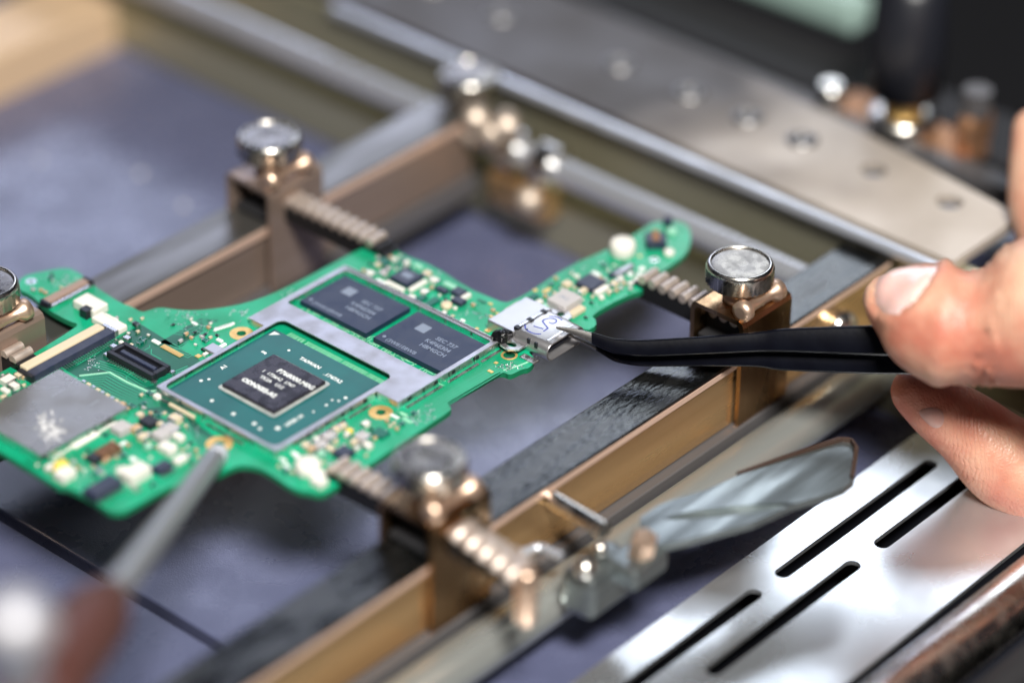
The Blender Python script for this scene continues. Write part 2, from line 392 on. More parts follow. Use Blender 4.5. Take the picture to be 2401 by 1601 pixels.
# black handled clamp in the upper right
b0 = Vector((17, 144, -5))
bk = Thing('knob_clamp', 'black handle on a copper bracket in the top right corner', 'clamp', (17, 144, -14))
bk.part('bracket', MB().box((17, 144, -7.5), (30, 10, 3), b=.8).box((30, 146, -3), (4, 8, 7), b=1.5), 'copper')
bk.part('ring', MB().lathe([(6.4, -6), (6.4, -3.4), (5.4, -2.6), (4, -2.6)], c=(17, 142.5, 0), n=36), 'nickel')
bk.part('neck', MB().lathe([(3.8, -2.7), (3.8, .5)], c=(17, 142.5, 0), n=20), 'gold')
bk.part('handle', MB().lathe([(4.2, .5), (6.6, 1.5), (7.0, 12), (6.2, 22), (4.5, 24), (0, 24.3)], c=(17, 142.5, 0), n=36), 'black')
bk.part('nut', MB().lathe([(3, -6), (3, -2.5), (2, -2)], c=(2, 141, 0), n=6), 'steel')
bk.part('bolt', MB().tube([(30, 146, .4), (30, 146, 5)], 2.6, 14), 'greybar')

# ================================================================== RAIL CLAMPS
def clamp(label, x, y, sgn, tip, tail=0., ztop=4.9):
    """saddle over a rail centred on x; the toothed bar points along -u (sgn=-1) or +u (sgn=1) to x=tip"""
    t = Thing('rail_clamp', label, 'clamp', (x, y, -14.6), group='clamps holding the board')
    W = 10.6; L = 12.6; y0 = y-5.4; cy = y0+L/2
    # folded saddle: inner leg, top and outer leg of one sheet
    xi, xo = x-W/2, x+W/2; th = .8
    prof = [(xi, -14.7), (xi, ztop-1.1), (xi+.35, ztop-.3), (xi+1.1, ztop), (xo-1.1, ztop), (xo-.35, ztop-.3), (xo, ztop-1.1), (xo, -14.7)]
    inn = [(xi+th, -14.7), (xi+th, ztop-1.5), (xi+1.3, ztop-th), (xi+1.3, ztop-th), (xo-1.3, ztop-th), (xo-1.3, ztop-th), (xo-th, ztop-1.5), (xo-th, -14.7)]
    n = len(prof); vs = []
    for yy in (y0, y0+L): vs += [(a, yy, b) for a, b in prof]+[(a, yy, b) for a, b in inn]
    fs = []
    for i in range(n-1):
        fs += [[i, i+1, 2*n+i+1, 2*n+i][::-1], [n+i, n+i+1, 3*n+i+1, 3*n+i], [i, i+1, n+i+1, n+i], [2*n+i, 2*n+i+1, 3*n+i+1, 3*n+i][::-1]]
    for i in (0, n-1): fs.append([i, n+i, 3*n+i, 2*n+i])
    t.part('saddle', MB().add(vs, fs), 'bronze' if sgn < 0 else 'railside')
    t.part('pressure_plate', MB().box((x, cy, -1.5), (W-2.2, L-1.5, .8), b=.2), 'darkmetal')
    # knob
    k = t.part('knob', knob_mb(MB(), (x, y, 11.7)), 'nickel')
    t.part('cap', MB().lathe([(4.66, 11.37), (4.3, 11.42), (2.4, 11.36), (0, 11.3)], c=(x, y, 0), n=40, cap=False), 'knobtop', parent=k)
    t.part('stem', MB().lathe([(2.6, ztop+.02), (2.6, ztop+1.0), (1.9, ztop+1.1), (1.9, 8.2)], c=(x, y, 0), n=20), 'rose')
    for a in range(5):
        an = math.radians(200+a*38)
        t.part('grip_tooth', MB().tube([(x+2.9*math.cos(an), y+2.9*math.sin(an), 7.0), (x+2.9*math.cos(an), y+2.9*math.sin(an), 8.4)], .45, 8), 'rose')
    # spool shaped pin lying across the outer edge
    px = xo-.9 if sgn < 0 else xo-.9
    pr = [(1.0, -5.6), (1.75, -5.3), (1.75, -4.0), (1.0, -3.1), (.85, 0), (1.0, 2.2), (1.75, 3.0), (1.75, 4.4), (1.0, 4.7)]
    t.part('cross_pin', MB().lathe(pr, c=(px, y+.2, ztop+1.55), n=18, axis=(0, 1, 0)), 'rose')
    # toothed bar
    xe = x + (3 if sgn < 0 else -3) + (-sgn)*tail
    a, b = min(tip, xe), max(tip, xe)
    yb = y-.2
    bar = t.part('toothed_bar', MB().box(((a+b)/2, yb, -.35), (b-a, 3.7, 3.3), b=.15), 'rackside')
    mb = MB(); xx = a+.5
    tm = MB().tube([(0, -1.85, 0), (0, 1.85, 0)], .80, 12).mesh('tooth', ['rack'])
    while xx < b-.3:
        o = t.inst('tooth', tm, (xx, yb, 1.55), parent=bar); xx += 2.1
    if tail:
        cm = MB().tube([(0, -2.3, 0), (0, -1.9, .35), (0, 0, .75), (0, 1.9, .35), (0, 2.3, 0)], [.7, 1.1, 1.25, 1.1, .7], 14).mesh('spring_coil', ['rack'])
        for i in range(5): t.inst('spring_coil', cm, (xo+1.6+i*2.75, yb-.25*i, 1.5-.22*i))
        ex = xo+1.6+4.6*2.75
        t.part('end_peg', MB().lathe([(1.5, -7), (1.7, -6.5), (1.7, 1.6), (1.2, 2.2), (0, 2.3)], c=(ex, yb-1.0, 0), n=18), 'rose')
    # jaw lip over the board edge
    jx = tip
    t.part('jaw', MB().box((tip-sgn*(-.2), yb, .42), (2.2, 3.7, .5), b=.1), 'rackside', parent=bar)
    return t
clamp('sharp knurled clamp on the front rail just above the tweezers', 41.2, 63.0, -1, 22.6)
clamp('blurred clamp on the front rail nearest the camera', 41.2, -9.2, -1, 22.4, tail=15)
clamp('clamp with a long toothed bar on the back rail', -42.4, 41.6, 1, -15.2)
clamp('clamp cut off by the left edge of the picture', -42.4, -21.0, 1, -33.0)

# ================================================================== LOWER RIGHT: ROD, LEVER, PANEL
g2 = Thing('guide_rod', 'thick pale round rod running beside the front rail', 'rod', (50.9, 20, -22))
g2.part('shaft', MB().tube([(50.9, -90, -18.2), (50.9, 96, -18.2)], 3.75, 32), 'zinc')
g2.part('end_block', MB().box((50.9, 95, -23), (12, 8, 16), b=.8), 'olive')
lv = Thing('release_lever', 'flared sheet metal lever bolted beside the pale rod', 'lever', (62, 12, -15))
LZ = -6.0
lpx = [(430, 560), (520, 500), (600, 470), (750, 425), (930, 345), (1150, 272), (1440, 182), (1495, 190), (1522, 232), (1500, 370), (1450, 412), (1380, 440), (1200, 492), (1000, 582), (700, 662), (520, 700), (440, 660)]
lp = [at(1300+a/2.136, 950+b/2.136, LZ) for a, b in lpx]
ra, rb = at(1300+540/2.136, 950+568/2.136, LZ), at(1300+1215/2.136, 950+490/2.136, LZ)
dd = (rb-ra).normalized(); nn_ = Vector((-dd.y, dd.x, 0)); leaf = []
for i in range(13):
    f = i/12; p = ra.lerp(rb, f); leaf.append(p+nn_*1.5*math.sin(math.pi*f)**.6*(1-.35*f))
for i in range(11, 0, -1):
    f = i/12; p = ra.lerp(rb, f); leaf.append(p-nn_*1.5*math.sin(math.pi*f)**.6*(1-.35*f))
bld = lv.part('blade', MB().plate([(p.x, p.y) for p in lp], [[(p.x, p.y) for p in leaf]], LZ-.9, LZ), 'leversteel')
lv.part('pressed_groove', MB().plate([(p.x*.999+.05, p.y*.999+.03) for p in lp], [], LZ-1.3, LZ-.905), 'leversteel', parent=bld)
fl = [lp[i] for i in (4, 5, 6, 7, 8, 9)]
mb = MB(); vs = []
hts = [.08, .3, .6, .8, .9, .5]
for p, hh in zip(fl, hts):
    for dx, zt in ((0, LZ), (0, LZ+hh), (-.75, LZ+hh), (-.75, LZ-1.2)): vs.append((p.x+dx+.01, p.y, zt+.01))
fs = [[4*i+j, 4*i+(j+1) % 4, 4*i+4+(j+1) % 4, 4*i+4+j] for i in range(len(fl)-1) for j in range(4)]
lv.part('rim', mb.add(vs, fs+[[0, 1, 2, 3], [4*len(fl)-4+j for j in range(4)]]), 'rim_reflect')
# hub on the rod with its bolt, nut and stop pins
hb = at(1385, 1345, -9)
lv.part('hub', MB().box((58.6, 8.6, -11.5), (6.2, 11, 7.5), b=1.3).box((62.5, 12.5, -8.8), (6, 8, 3.6), b=.7), 'leversteel')
lv.part('hinge_bolt', MB().lathe([(2.1, -2.2), (2.1, 1.5), (1.5, 2.1), (0, 2.2)], c=(63.2, 13.0, -5.2), n=6, axis=(.25, -.1, 1), smooth=False), 'rose')
lv.part('ball_pin', MB().lathe([(0, -1.75), (.9, -1.5), (1.55, -.8), (1.75, 0), (1.55, .8), (.9, 1.5), (0, 1.75)], c=at(1372, 1332, -6.2), n=20), 'nickel')
lv.part('ball_pin', MB().lathe([(0, -1.25), (.7, -1.05), (1.25, 0), (.7, 1.05), (0, 1.25)], c=at(1407, 1288, -6.2), n=18), 'nickel')
a = at(1290, 1166, -5.0); b = at(1418, 1243, -5.0)
lv.part('stop_peg', MB().tube([a-Vector((.8, 0, 0)), b], 1.45, 18), 'nickel')
pk = [at(x, y, -8) for x, y in ((1222, 1295), (1240, 1290), (1258, 1282), (1275, 1285), (1295, 1296), (1318, 1305))]
lv.part('spring_wire', MB().tube(pk, .75, 10), 'rod')

PZ = -22
pn = Thing('slotted_panel', 'bright white metal panel with long slots below the hand', 'panel', (80, 50, -34))
sl = [slot(68.5, 71.1, y0, y0+41.5) for y0 in (-54, -7.8, 38.4, 84.6)] + [slot(75.3, 78.0, y0, y0+37.0) for y0 in (-29.5, 12.7, 54.9, 97)]
pn.part('slotted_sheet', MB().plate([(63, -100), (93, -100), (93, 140), (63, 140)], sl, PZ-.8, PZ), 'panel')
pn.part('panel_wall', MB().box((64.2, 20, -28.55), (1.2, 240, 11.4)).box((92.0, 20, -28.55), (1.2, 240, 11.4)), 'black')
pn.part('duct', MB().box((78, 20, -32.0), (26, 238, 2)), 'black')
pn.part('clip', MB().box((70.2, 13.0, -26), (2.6, 13, 1.2), b=.3), 'steel')
b2 = Thing('metal_tube', 'dark chrome tube along the right side of the slotted panel', 'tube', (100, 40, -34))
b2.part('shaft', MB().tube([(100, -100, -22.5), (100, 140, -22.5)], 4.6, 28), 'nickel')
b2.part('cradle', MB().box((100, 20, -30), (12, 240, 7), b=.6), 'black')
single('metal_tube', MB().tube([(112, -100, -20), (112, 140, -20)], 3.0, 20), 'darkmetal', 'thin dark tube in the lower right corner', 'tube', (112, 20, -23))
single('base_block', MB().box((140, 20, -30), (46, 240, 20), b=1), 'black', 'black machine edge in the lower right corner', 'block', (140, 20, -40))

# ================================================================== CIRCUIT BOARD
BT = .95
bd = Thing('circuit_board', 'green circuit board with processor and components held by clamps', 'circuit board', (0, 0, -BT))
opx = [(48, 649), (100, 636), (157, 627), (186, 640), (203, 656), (224, 672), (240, 683), (286, 712), (307, 718), (331, 732), (348, 728), (373, 720), (414, 726), (456, 728), (518, 722),
       (580, 710), (634, 691), (701, 660), (787, 614), (844, 584), (876, 576), (899, 566), (948, 600), (1014, 622), (1100, 677), (1144, 695), (1183, 711), (1206, 703), (1236, 688),
       (1336, 622), (1428, 584), (1508, 538), (1527, 523), (1565, 517), (1604, 521), (1619, 538), (1619, 576), (1604, 600), (1561, 630), (1527, 653), (1516, 672), (1500, 684),
       (1481, 688), (1428, 714), (1386, 740), (1397, 749), (1398, 764), (1374, 776), (1338, 757), (1236, 822), (1254, 840), (1251, 852), (1240, 863), (1225, 865), (1206, 875), (1194, 879),
       (1183, 873), (1167, 873), (1114, 906), (1064, 932), (1052, 940), (1049, 948), (1058, 955), (1056, 963), (999, 1000), (786, 1143), (763, 1155), (745, 1159), (722, 1152), (704, 1151),
       (674, 1138), (640, 1114), (612, 1098), (590, 1092), (561, 1090), (535, 1100), (505, 1116), (450, 1134), (420, 1137), (391, 1143), (299, 1196), (284, 1200), (261, 1200), (245, 1192), (215, 1169), (153, 1140),
       (138, 1142), (123, 1132), (4, 1061), (-60, 1022), (-60, 903), (17, 865), (66, 836), (174, 770), (184, 759), (162, 753), (116, 728), (95, 712), (70, 690), (41, 678)]
out = [at(x, y, 0) for x, y in opx]; out = [(p.x, p.y) for p in out]
def smooth_poly(P, it=1):
    for _ in range(it):
        Q = []
        for i in range(len(P)):
            a, b = P[i], P[(i+1) % len(P)]
            Q += [(a[0]*.75+b[0]*.25, a[1]*.75+b[1]*.25), (a[0]*.25+b[0]*.75, a[1]*.25+b[1]*.75)]
        P = Q
    return P
out = smooth_poly(out)
holes_px = [(566, 782, .75), (893, 967, .75), (514, 1041, .8), (1194, 833, .95), (73, 660, .35), (1534, 609, .35)]
hpos = [(at(x, y, 0), r) for x, y, r in holes_px]
sub = bd.part('substrate', MB().plate(out, [circ(p.x, p.y, r, 16) for p, r in hpos], -BT, 0, 0, 1), ['mask', 'mask_edge'])
for (p, r), k, ro in zip(hpos, ('gold', 'gold', 'gold', 'gold', 'tin', 'tin'), (1.9, 1.9, 2.1, 1.35, .9, .8)):
    bd.part('hole_ring', MB().plate(circ(p.x, p.y, ro, 24), [circ(p.x, p.y, r*1.02, 24)], .005, .05), k)
def pxpoly(l, z=0): return [(q.x, q.y) for q in (at(x, y, z) for x, y in l)]
# darker solder mask fields
for poly in ([(262, 800), (330, 760), (395, 800), (470, 845), (378, 905), (430, 950), (470, 1000), (520, 1035), (470, 1050), (420, 975), (300, 955), (145, 862), (150, 840)],
             [(373, 803), (468, 747), (514, 748), (423, 815)]):
    bd.part('mask_field', MB().plate(pxpoly(poly), [], .004, .012), 'mask_dark')
# traces, one joined part per tone
def in_board(x, y, mrg=.5):
    for dx, dy in ((mrg, 0), (-mrg, 0), (0, mrg), (0, -mrg)):
        r = False; px, py = x+dx, y+dy
        for i in range(len(out)):
            a, b = out[i], out[i-1]
            if (a[1] > py) != (b[1] > py) and px < (b[0]-a[0])*(py-a[1])/(b[1]-a[1])+a[0]: r = not r
        if not r: return False
    return True
tA, tB = MB(), MB()
def bus(mb, px, n, pitch, wd, z=.022):
    P = [Vector((q.x, q.y)) for q in (at(x, y, 0) for x, y in px)]
    for k in range(n):
        Q = []
        for i, p in enumerate(P):
            t1 = (P[i]-P[i-1]).normalized() if i else (P[1]-P[0]).normalized()
            t2 = (P[i+1]-P[i]).normalized() if i < len(P)-1 else t1
            nn = Vector((-(t1+t2).y, (t1+t2).x)).normalized(); c = max(.5, nn.dot(Vector((-t2.y, t2.x))))
            Q.append(p+nn*(-k*pitch)/c)
        Q = [q for q in Q if in_board(q.x, q.y)]
        if len(Q) > 1: mb.strip(Q, wd, z)
bus(tA, [(190, 884), (255, 877), (292, 898), (345, 922), (372, 920)], 7, .62, .26)
bus(tB, [(186, 881), (257, 873), (300, 897), (348, 918), (376, 914)], 1, .6, .4, .026)
bus(tA, [(232, 846), (300, 868), (338, 892), (398, 876), (440, 858)], 4, .55, .22)
bus(tA, [(270, 800), (225, 830), (180, 856)], 5, .5, .2)
bus(tA, [(404, 806), (440, 822), (480, 800), (520, 795)], 4, .5, .2)
bus(tA, [(430, 970), (450, 1010), (490, 1030), (540, 1040)], 6, .5, .2)
bus(tA, [(600, 1105), (560, 1098), (500, 1090)], 2, .5, .25)
bus(tA, [(420, 812), (470, 783), (520, 757)], 3, .6, .22)
bus(tA, [(392, 735), (450, 742), (520, 735), (600, 712), (660, 690)], 4, .8, .2)
bus(tA, [(345, 742), (400, 770), (440, 775), (500, 745)], 3, .7, .2)
bus(tA, [(905, 990), (960, 975), (1040, 925), (1120, 880), (1180, 845)], 5, .55, .18)
bus(tA, [(660, 1110), (720, 1130), (760, 1105), (840, 1060), (900, 1020)], 4, .6, .18)
bus(tA, [(860, 600), (930, 622), (1000, 660), (1080, 705), (1140, 735)], 3, .6, .18)
bus(tA, [(1230, 705), (1300, 660), (1400, 610), (1500, 560)], 4, .6, .18)
bus(tA, [(90, 660), (150, 650), (190, 680), (230, 712), (290, 745)], 4, .7, .2)
bus(tA, [(70, 1070), (130, 1105), (200, 1125), (280, 1160)], 4, .6, .2)
bus(tB, [(1060, 945), (1120, 905), (1180, 868), (1215, 858), (1240, 848)], 1, .5, .35)
bus(tA, [(1130, 720), (1180, 745), (1240, 702), (1340, 640)], 3, .7, .25)
bus(tA, [(1420, 700), (1470, 672), (1500, 640)], 2, .6, .25)
bus(tA, [(1030, 690), (1090, 730), (1150, 745)], 3, .7, .25)
bus(tA, [(400, 1120), (330, 1150), (290, 1180)], 3, .6, .25)
bus(tA, [(60, 1080), (150, 1130), (230, 1170)], 2, .8, .3)
for i in range(64):                          # comb between processor and frame
    x = -9.6+i*.34
    if random.random() < .92: tB.strip([(x, 11.7), (x+random.uniform(-.05, .25), 12.3), (x+.1, 13.4)], .15, .02)
random.seed(11)
for i in range(120):                         # meanders between the frame band and the memory chips
    x = random.uniform(-14, 16.4); y = random.uniform(18.3, 20.2)
    if random.random() < .5: q = [(x, y), (x, y+random.uniform(.4, 1.1)), (x+random.uniform(-.5, .5), y+1.3)]
    else: q = [(x, y), (x+random.uniform(.6, 1.8), y), (x+random.uniform(1.5, 2.2), y+random.uniform(-.4, .4))]
    tB.strip(q, .14, .02)
for i in range(130):
    q = random.choice([(470, 760, 60, 30), (340, 850, 60, 40), (1100, 720, 60, 20), (1200, 880, 50, 15), (950, 950, 50, 25), (660, 705, 40, 15), (250, 1110, 80, 40), (900, 620, 60, 40), (1330, 680, 80, 40), (450, 740, 60, 15), (1560, 560, 30, 30), (700, 1110, 60, 20)])
    p = at(q[0]+random.gauss(0, q[2]*.5), q[1]+random.gauss(0, q[3]*.5), 0)
    L = random.uniform(.6, 2.6); a = random.choice([0, .5, 1, 1.5, .25, .75])*math.pi
    p2 = (p.x+L*math.cos(a), p.y+L*math.sin(a)); a += math.pi/4*random.choice([-1, 1])
    p3 = (p2[0]+L*.6*math.cos(a), p2[1]+L*.6*math.sin(a))
    if in_board(p.x, p.y) and in_board(*p2) and in_board(*p3): tA.strip([(p.x, p.y), p2, p3], .18, .018)
bd.part('traces', tA, 'trace', kind='stuff'); bd.part('pale_traces', tB, 'trace_pale', kind='stuff')
vb = MB()
for i in range(520):
    q = random.choice([(430, 735, 60, 12), (1000, 970, 60, 30), (150, 660, 50, 20), (200, 1110, 80, 30), (800, 1080, 70, 25), (1400, 640, 80, 40), (700, 690, 60, 15), (470, 760, 60, 30), (215, 852, 18, 20), (1140, 740, 40, 12), (1190, 860, 30, 10), (960, 985, 50, 30), (1000, 640, 60, 40), (300, 1110, 80, 40), (1330, 680, 80, 40), (560, 730, 60, 8), (1560, 560, 30, 30), (430, 1000, 40, 40)])
    p = at(q[0]+random.gauss(0, q[2]*.5), q[1]+random.gauss(0, q[3]*.5), 0)
    if in_board(p.x, p.y): vb.lathe([(random.uniform(.12, .22), .0), (.11, .045), (0, .045)], c=(p.x, p.y, 0), n=7)
bd.part('vias', vb, 'tin', kind='stuff')

# ---- processor, memory and their shield frame
fo = [(-12.7, -12.9), (13.2, -12.9), (13.2, 8.9), (17.8, 8.9), (17.8, 32.1), (-15.9, 32.1), (-16.2, 10.4), (-12.7, 10.4)]
w1 = rrect(-12.0, -12.2, 12.3, 13.7, 1.2); w2 = rrect(-14.9, 17.7, 17.0, 31.3, .6)
FZ = 1.45
fr = bd.part('shield_frame', MB().plate(fo, [w1, w2], FZ-.22, FZ), 'shield')
wl = MB()
for i in range(len(fo)):
    a, b = Vector((*fo[i], 0)), Vector((*fo[(i+1) % len(fo)], 0)); d = b-a; L = d.length; d.normalize()
    k = max(1, round(L/5.5)); seg = L/k
    for j in range(k):
        c = a+d*(seg*(j+.5)); nn = Vector((d.y, -d.x, 0))
        wl.box((c.x-nn.x*.14, c.y-nn.y*.14, FZ/2-.12), (seg-.42, .2, FZ-.2), rz=math.atan2(d.y, d.x))
bd.part('frame_wall', wl, 'tin', parent=fr)
for (x0, x1, y) in ((-15, 16.5, 31.9),): bd.part('frame_wire', MB().box(((x0+x1)/2, y, FZ+.1), (x1-x0, .3, .3), b=.1), 'tin', parent=fr)
# clip pads along the outside of the frame
for (c, d) in (((13.8, -3, .15), (.5, 9, .3)), ((13.9, 4.5, .15), (.5, 5, .3)), ((18.5, 14, .15), (.5, 8, .3)), ((18.5, 23, .15), (.5, 7, .3)), ((18.5, 29.5, .15), (.5, 4.6, .3)), ((-8, -13.6, .15), (7, .5, .3)), ((3, -13.6, .15), (8, .5, .3)), ((-16.8, 14.5, .15), (.5, 5, .3))):
    bd.part('clip_pad', MB().box(c, d, b=.08), 'tin', parent=fr)
for (x, y) in ((17.83, 11.5), (17.83, 17.5), (17.83, 21.5), (17.83, 27), (13.23, -6), (13.23, 1.5), (13.23, 6.5)):
    bd.part('frame_notch', MB().box((x, y, .8), (.12, .7, .5)), 'black', parent=fr)
pkg = bd.part('processor', MB().box((0, 0, .42), (23, 23, .84), b=.08), 'package')
bd.part('underfill', MB().plate(rrect(-6.15, -6.35, 6.2, 6.15, .5), [], .84, .98), 'underfill', parent=pkg)
bd.part('die', MB().box((0, -.1, 1.2), (11.3, 11.3, .78), b=.12), 'die', parent=pkg)
tm = MB(); zt = 1.594
text_mb(tm, 'P768000.M0G', (-1.9, 2.3), 1.35, zt, bold=.03)
text_mb(tm, '1  1736A2  1747', (-3.6, .75), 1.0, zt, bold=.02)
text_mb(tm, 'TK2A   U12', (-2.7, -.65), 1.0, zt, bold=.02)
text_mb(tm, 'ODNX02-A2', (-4.2, -3.1), 1.3, zt, bold=.05)
bd.part('die_lettering', tm, 'silk', parent=pkg)
tm = MB(); zt = .845
text_mb(tm, 'TAIWAN', (-2.6, 7.9), 1.1, zt, bold=.03)
text_mb(tm, '.1747A2', (3.3, 7.3), 1.1, zt, bold=.03)
text_mb(tm, 'U0281-M', (9.2, -6.6), 1.0, zt, rz=math.pi/2, bold=.03)
text_mb(tm, 'JJ', (-7.6, 5.3), 1.1, zt, rz=math.pi/2, bold=.03)
text_mb(tm, 'A1', (-9.2, -2.2), 1.1, zt, rz=math.pi/2, bold=.03)
tm.plate([(-10.9, 10.9), (-9.6, 10.9), (-10.9, 9.6)], [], zt, zt+.004)
for x, y, r in ((-5.4, 8.6, .26), (8.5, -7.8, .42), (10.2, 3.7, .22), (9.6, 1.6, .25), (9.3, 3.2, .2), (10.4, 5.0, .3), (-8.8, -5.5, .25), (-9.4, -6.6, .3), (-4.2, -9.3, .32), (.8, -9.6, .35), (5.0, -9.3, .36), (6.6, -9.7, .3), (9.4, -1.0, .2)):
    tm.plate(circ(x, y, r, 10), [], zt, zt+.004)
bd.part('package_marking', tm, 'silk', parent=pkg)
for i, x0 in enumerate((-14.3, 1.9)):
    mem = bd.part('memory_chip', MB().box((x0+7.4, 25.2, .58), (14.6, 10.4, .9), b=.07), 'memory')
    tm = MB(); zt = 1.034
    text_mb(tm, 'SEC 737', (x0+7.6, 26.2), 1.25, zt, bold=.02)
    text_mb(tm, 'K4F6E304', (x0+6.7, 24.7), 1.25, zt, bold=.02)
    text_mb(tm, 'HBMGCH', (x0+6.9, 23.2), 1.25, zt, bold=.02)
    text_mb(tm, '(3W81E8WB', (x0+2.0, 20.7), 1.15, zt, bold=.01)
    tm.plate([(x0+3.1, 26.2), (x0+5.2, 26.2), (x0+5.2, 28.3), (x0+3.1, 28.3)], [], zt, zt+.003)
    tm.plate(circ(x0+1.2, 21.4, .32, 14), [], zt, zt+.003)
    bd.part('lettering', tm, 'laser', parent=mem)
    bd.part('solder_gap', MB().box((x0+7.4, 25.2, .07), (14.2, 10.0, .12)), 'black', parent=mem)

# ---- shield can on the lower left
can = bd.part('shield_can', MB().plate([(-27, -20), (-11.4, -20), (-11.4, -37.4), (-27, -37.4)], [], 1.5, 1.7), 'can')
wl = MB()
for i in range(4):
    c = -22.0-i*4.1
    wl.box((-11.48, c-.0, .78), (.2, 3.8, 1.42))
wl.box((-19.2, -20.1, .85), (15.2, .2, 1.3)).box((-19.2, -37.3, .85), (15.2, .2, 1.3)).box((-26.9, -28.7, .85), (.2, 17, 1.3))
bd.part('can_wall', wl, 'tin', parent=can)
rs = MB(); rc = at(118, 1005, 1.7); random.seed(3)
for i in range(150):
    g = (random.gauss(0, 2.3), random.gauss(0, .95)); an = .55
    x = rc.x+g[0]*math.cos(an)-g[1]*math.sin(an); y = rc.y+g[0]*math.sin(an)*-1-g[1]*math.cos(an)
    r = random.uniform(.06, .3); k = random.randint(5, 7)
    rs.add([(x+r*random.uniform(.6, 1.6)*math.cos(2*math.pi*j/k), y+r*random.uniform(.6, 1.3)*math.sin(2*math.pi*j/k), 1.704+i*.00004) for j in range(k)], [list(range(k))])
bd.part('glue_residue', rs, 'residue', parent=can, kind='stuff')
sc = MB()
for (a, b) in (((168, 893), (182, 884)), ((178, 898), (190, 889)), ((205, 955), (232, 937)), ((120, 930), (150, 912))):
    p, q = at(*a, 1.71), at(*b, 1.71); sc.strip([(p.x, p.y), (q.x, q.y)], .07, 1.712)
bd.part('scratches', sc, 'tin', parent=can, kind='stuff')
for q, L in (((161, 1056), 5.5), ((207, 1036), 5.0), ((250, 1006), 4.5)):
    p = at(*q, .2); bd.part('ground_clip', MB().box((p.x-.5, p.y, .22), (.8, L, .4), b=.1), 'white')
for i in range(9):
    p = at(197+i*11, 893+i*6.4, .2); bd.part('pad', MB().box((p.x, p.y, .12), (.8, .5, .22), b=.05), ('tin', 'cream')[i % 2])

# ---- connectors
fx = -31.0; fy0, fy1 = -23.3, -6.4
fpc = bd.part('ribbon_connector', MB().box((-30.0, (fy0+fy1)/2, .6), (1.9, fy1-fy0, 1.2), b=.12), 'navy')
bd.part('flip_latch', MB().box((-31.9, (fy0+fy1)/2-.1, .75), (1.8, fy1-fy0-.6, 1.5), b=.25), 'cream', parent=fpc)
for yy in (fy0-.3, fy1+.3): bd.part('end_cap', MB().box((-30.6, yy, .6), (3.2, .8, 1.25), b=.12), 'black' if yy < fy0 else 'tin', parent=fpc)
pm = MB().box((0, 0, 0), (1.1, .2, .14)).mesh('pin', ['tin'])
for i in range(33): bd.inst('pin', pm, (-28.5, fy0+.5+i*.5, .1), parent=fpc)
b2b = bd.part('board_connector', MB().box((-20.7, -9.2, .3), (10.4, 4.0, .6), b=.1).box((-20.7, -7.6, .75), (10.4, .8, .9), b=.1).box((-20.7, -10.8, .75), (10.4, .8, .9), b=.1).box((-25.5, -9.2, .75), (.9, 2.4, .9), b=.1).box((-15.9, -9.2, .75), (.9, 2.4, .9), b=.1), 'black')
bd.part('tongue', MB().box((-20.7, -9.2, .75), (7.8, .8, .6), b=.1), 'navy', parent=b2b)
pm2 = MB().box((0, 0, 0), (.22, .8, .14)).mesh('pin', ['tin'])
for i in range(16):
    for yy in (-11.5, -6.9): bd.inst('pin', pm2, (-25+i*.57, yy, .1), parent=b2b)
for x, y in ((-26.3, -7.2), (-15.1, -11.2), (-26.3, -10.9), (-15.0, -7.4)): bd.part('anchor', MB().box((x, y, .25), (.8, .8, .5), b=.1), 'tin', parent=b2b)
tf = bd.part('flat_connector', MB().box((-44.5, -3.0, .45), (1.5, 8.6, .9), b=.12), 'taupe')
bd.part('rim', MB().box((-43.2, -3.0, .3), (.8, 8.8, .5), b=.1), 'tin', parent=tf)
for yy in (-7.6, 1.6): bd.part('end_cap', MB().box((-44.2, yy, .5), (2.2, .6, 1.0), b=.1), 'black', parent=tf)
p = at(212, 708, 1.5)
wc = bd.part('white_socket', MB().box((p.x, p.y, .8), (5.0, 3.2, 1.6), b=.25), 'white')
q = at(200, 722, 1.6); bd.part('socket_mouth', MB().box((q.x+.2, q.y, .85), (1.6, 1.5, 1.5)), 'black', parent=wc)
p = at(256, 752, 1.2); bd.part('white_socket', MB().box((p.x, p.y, .6), (6.0, 2.4, 1.2), b=.25).box((p.x-.5, p.y+.9, 1.0), (3, .5, .7), b=.1), 'white')
gold_row = MB().box((0, 0, 0), (.28, 1.0, .1)).mesh('pin', ['gold'])
for i in range(12):
    p = at(382+i*3.9, 812+i*2.1, 0); bd.inst('gold_pin', gold_row, (p.x, p.y, .08))
for i in range(6):
    p = at(508+i*7, 770-i*2.2, .3); bd.part('resistor', MB().box((p.x, p.y, .17), (.45, 1.1, .32), b=.06), 'silk')

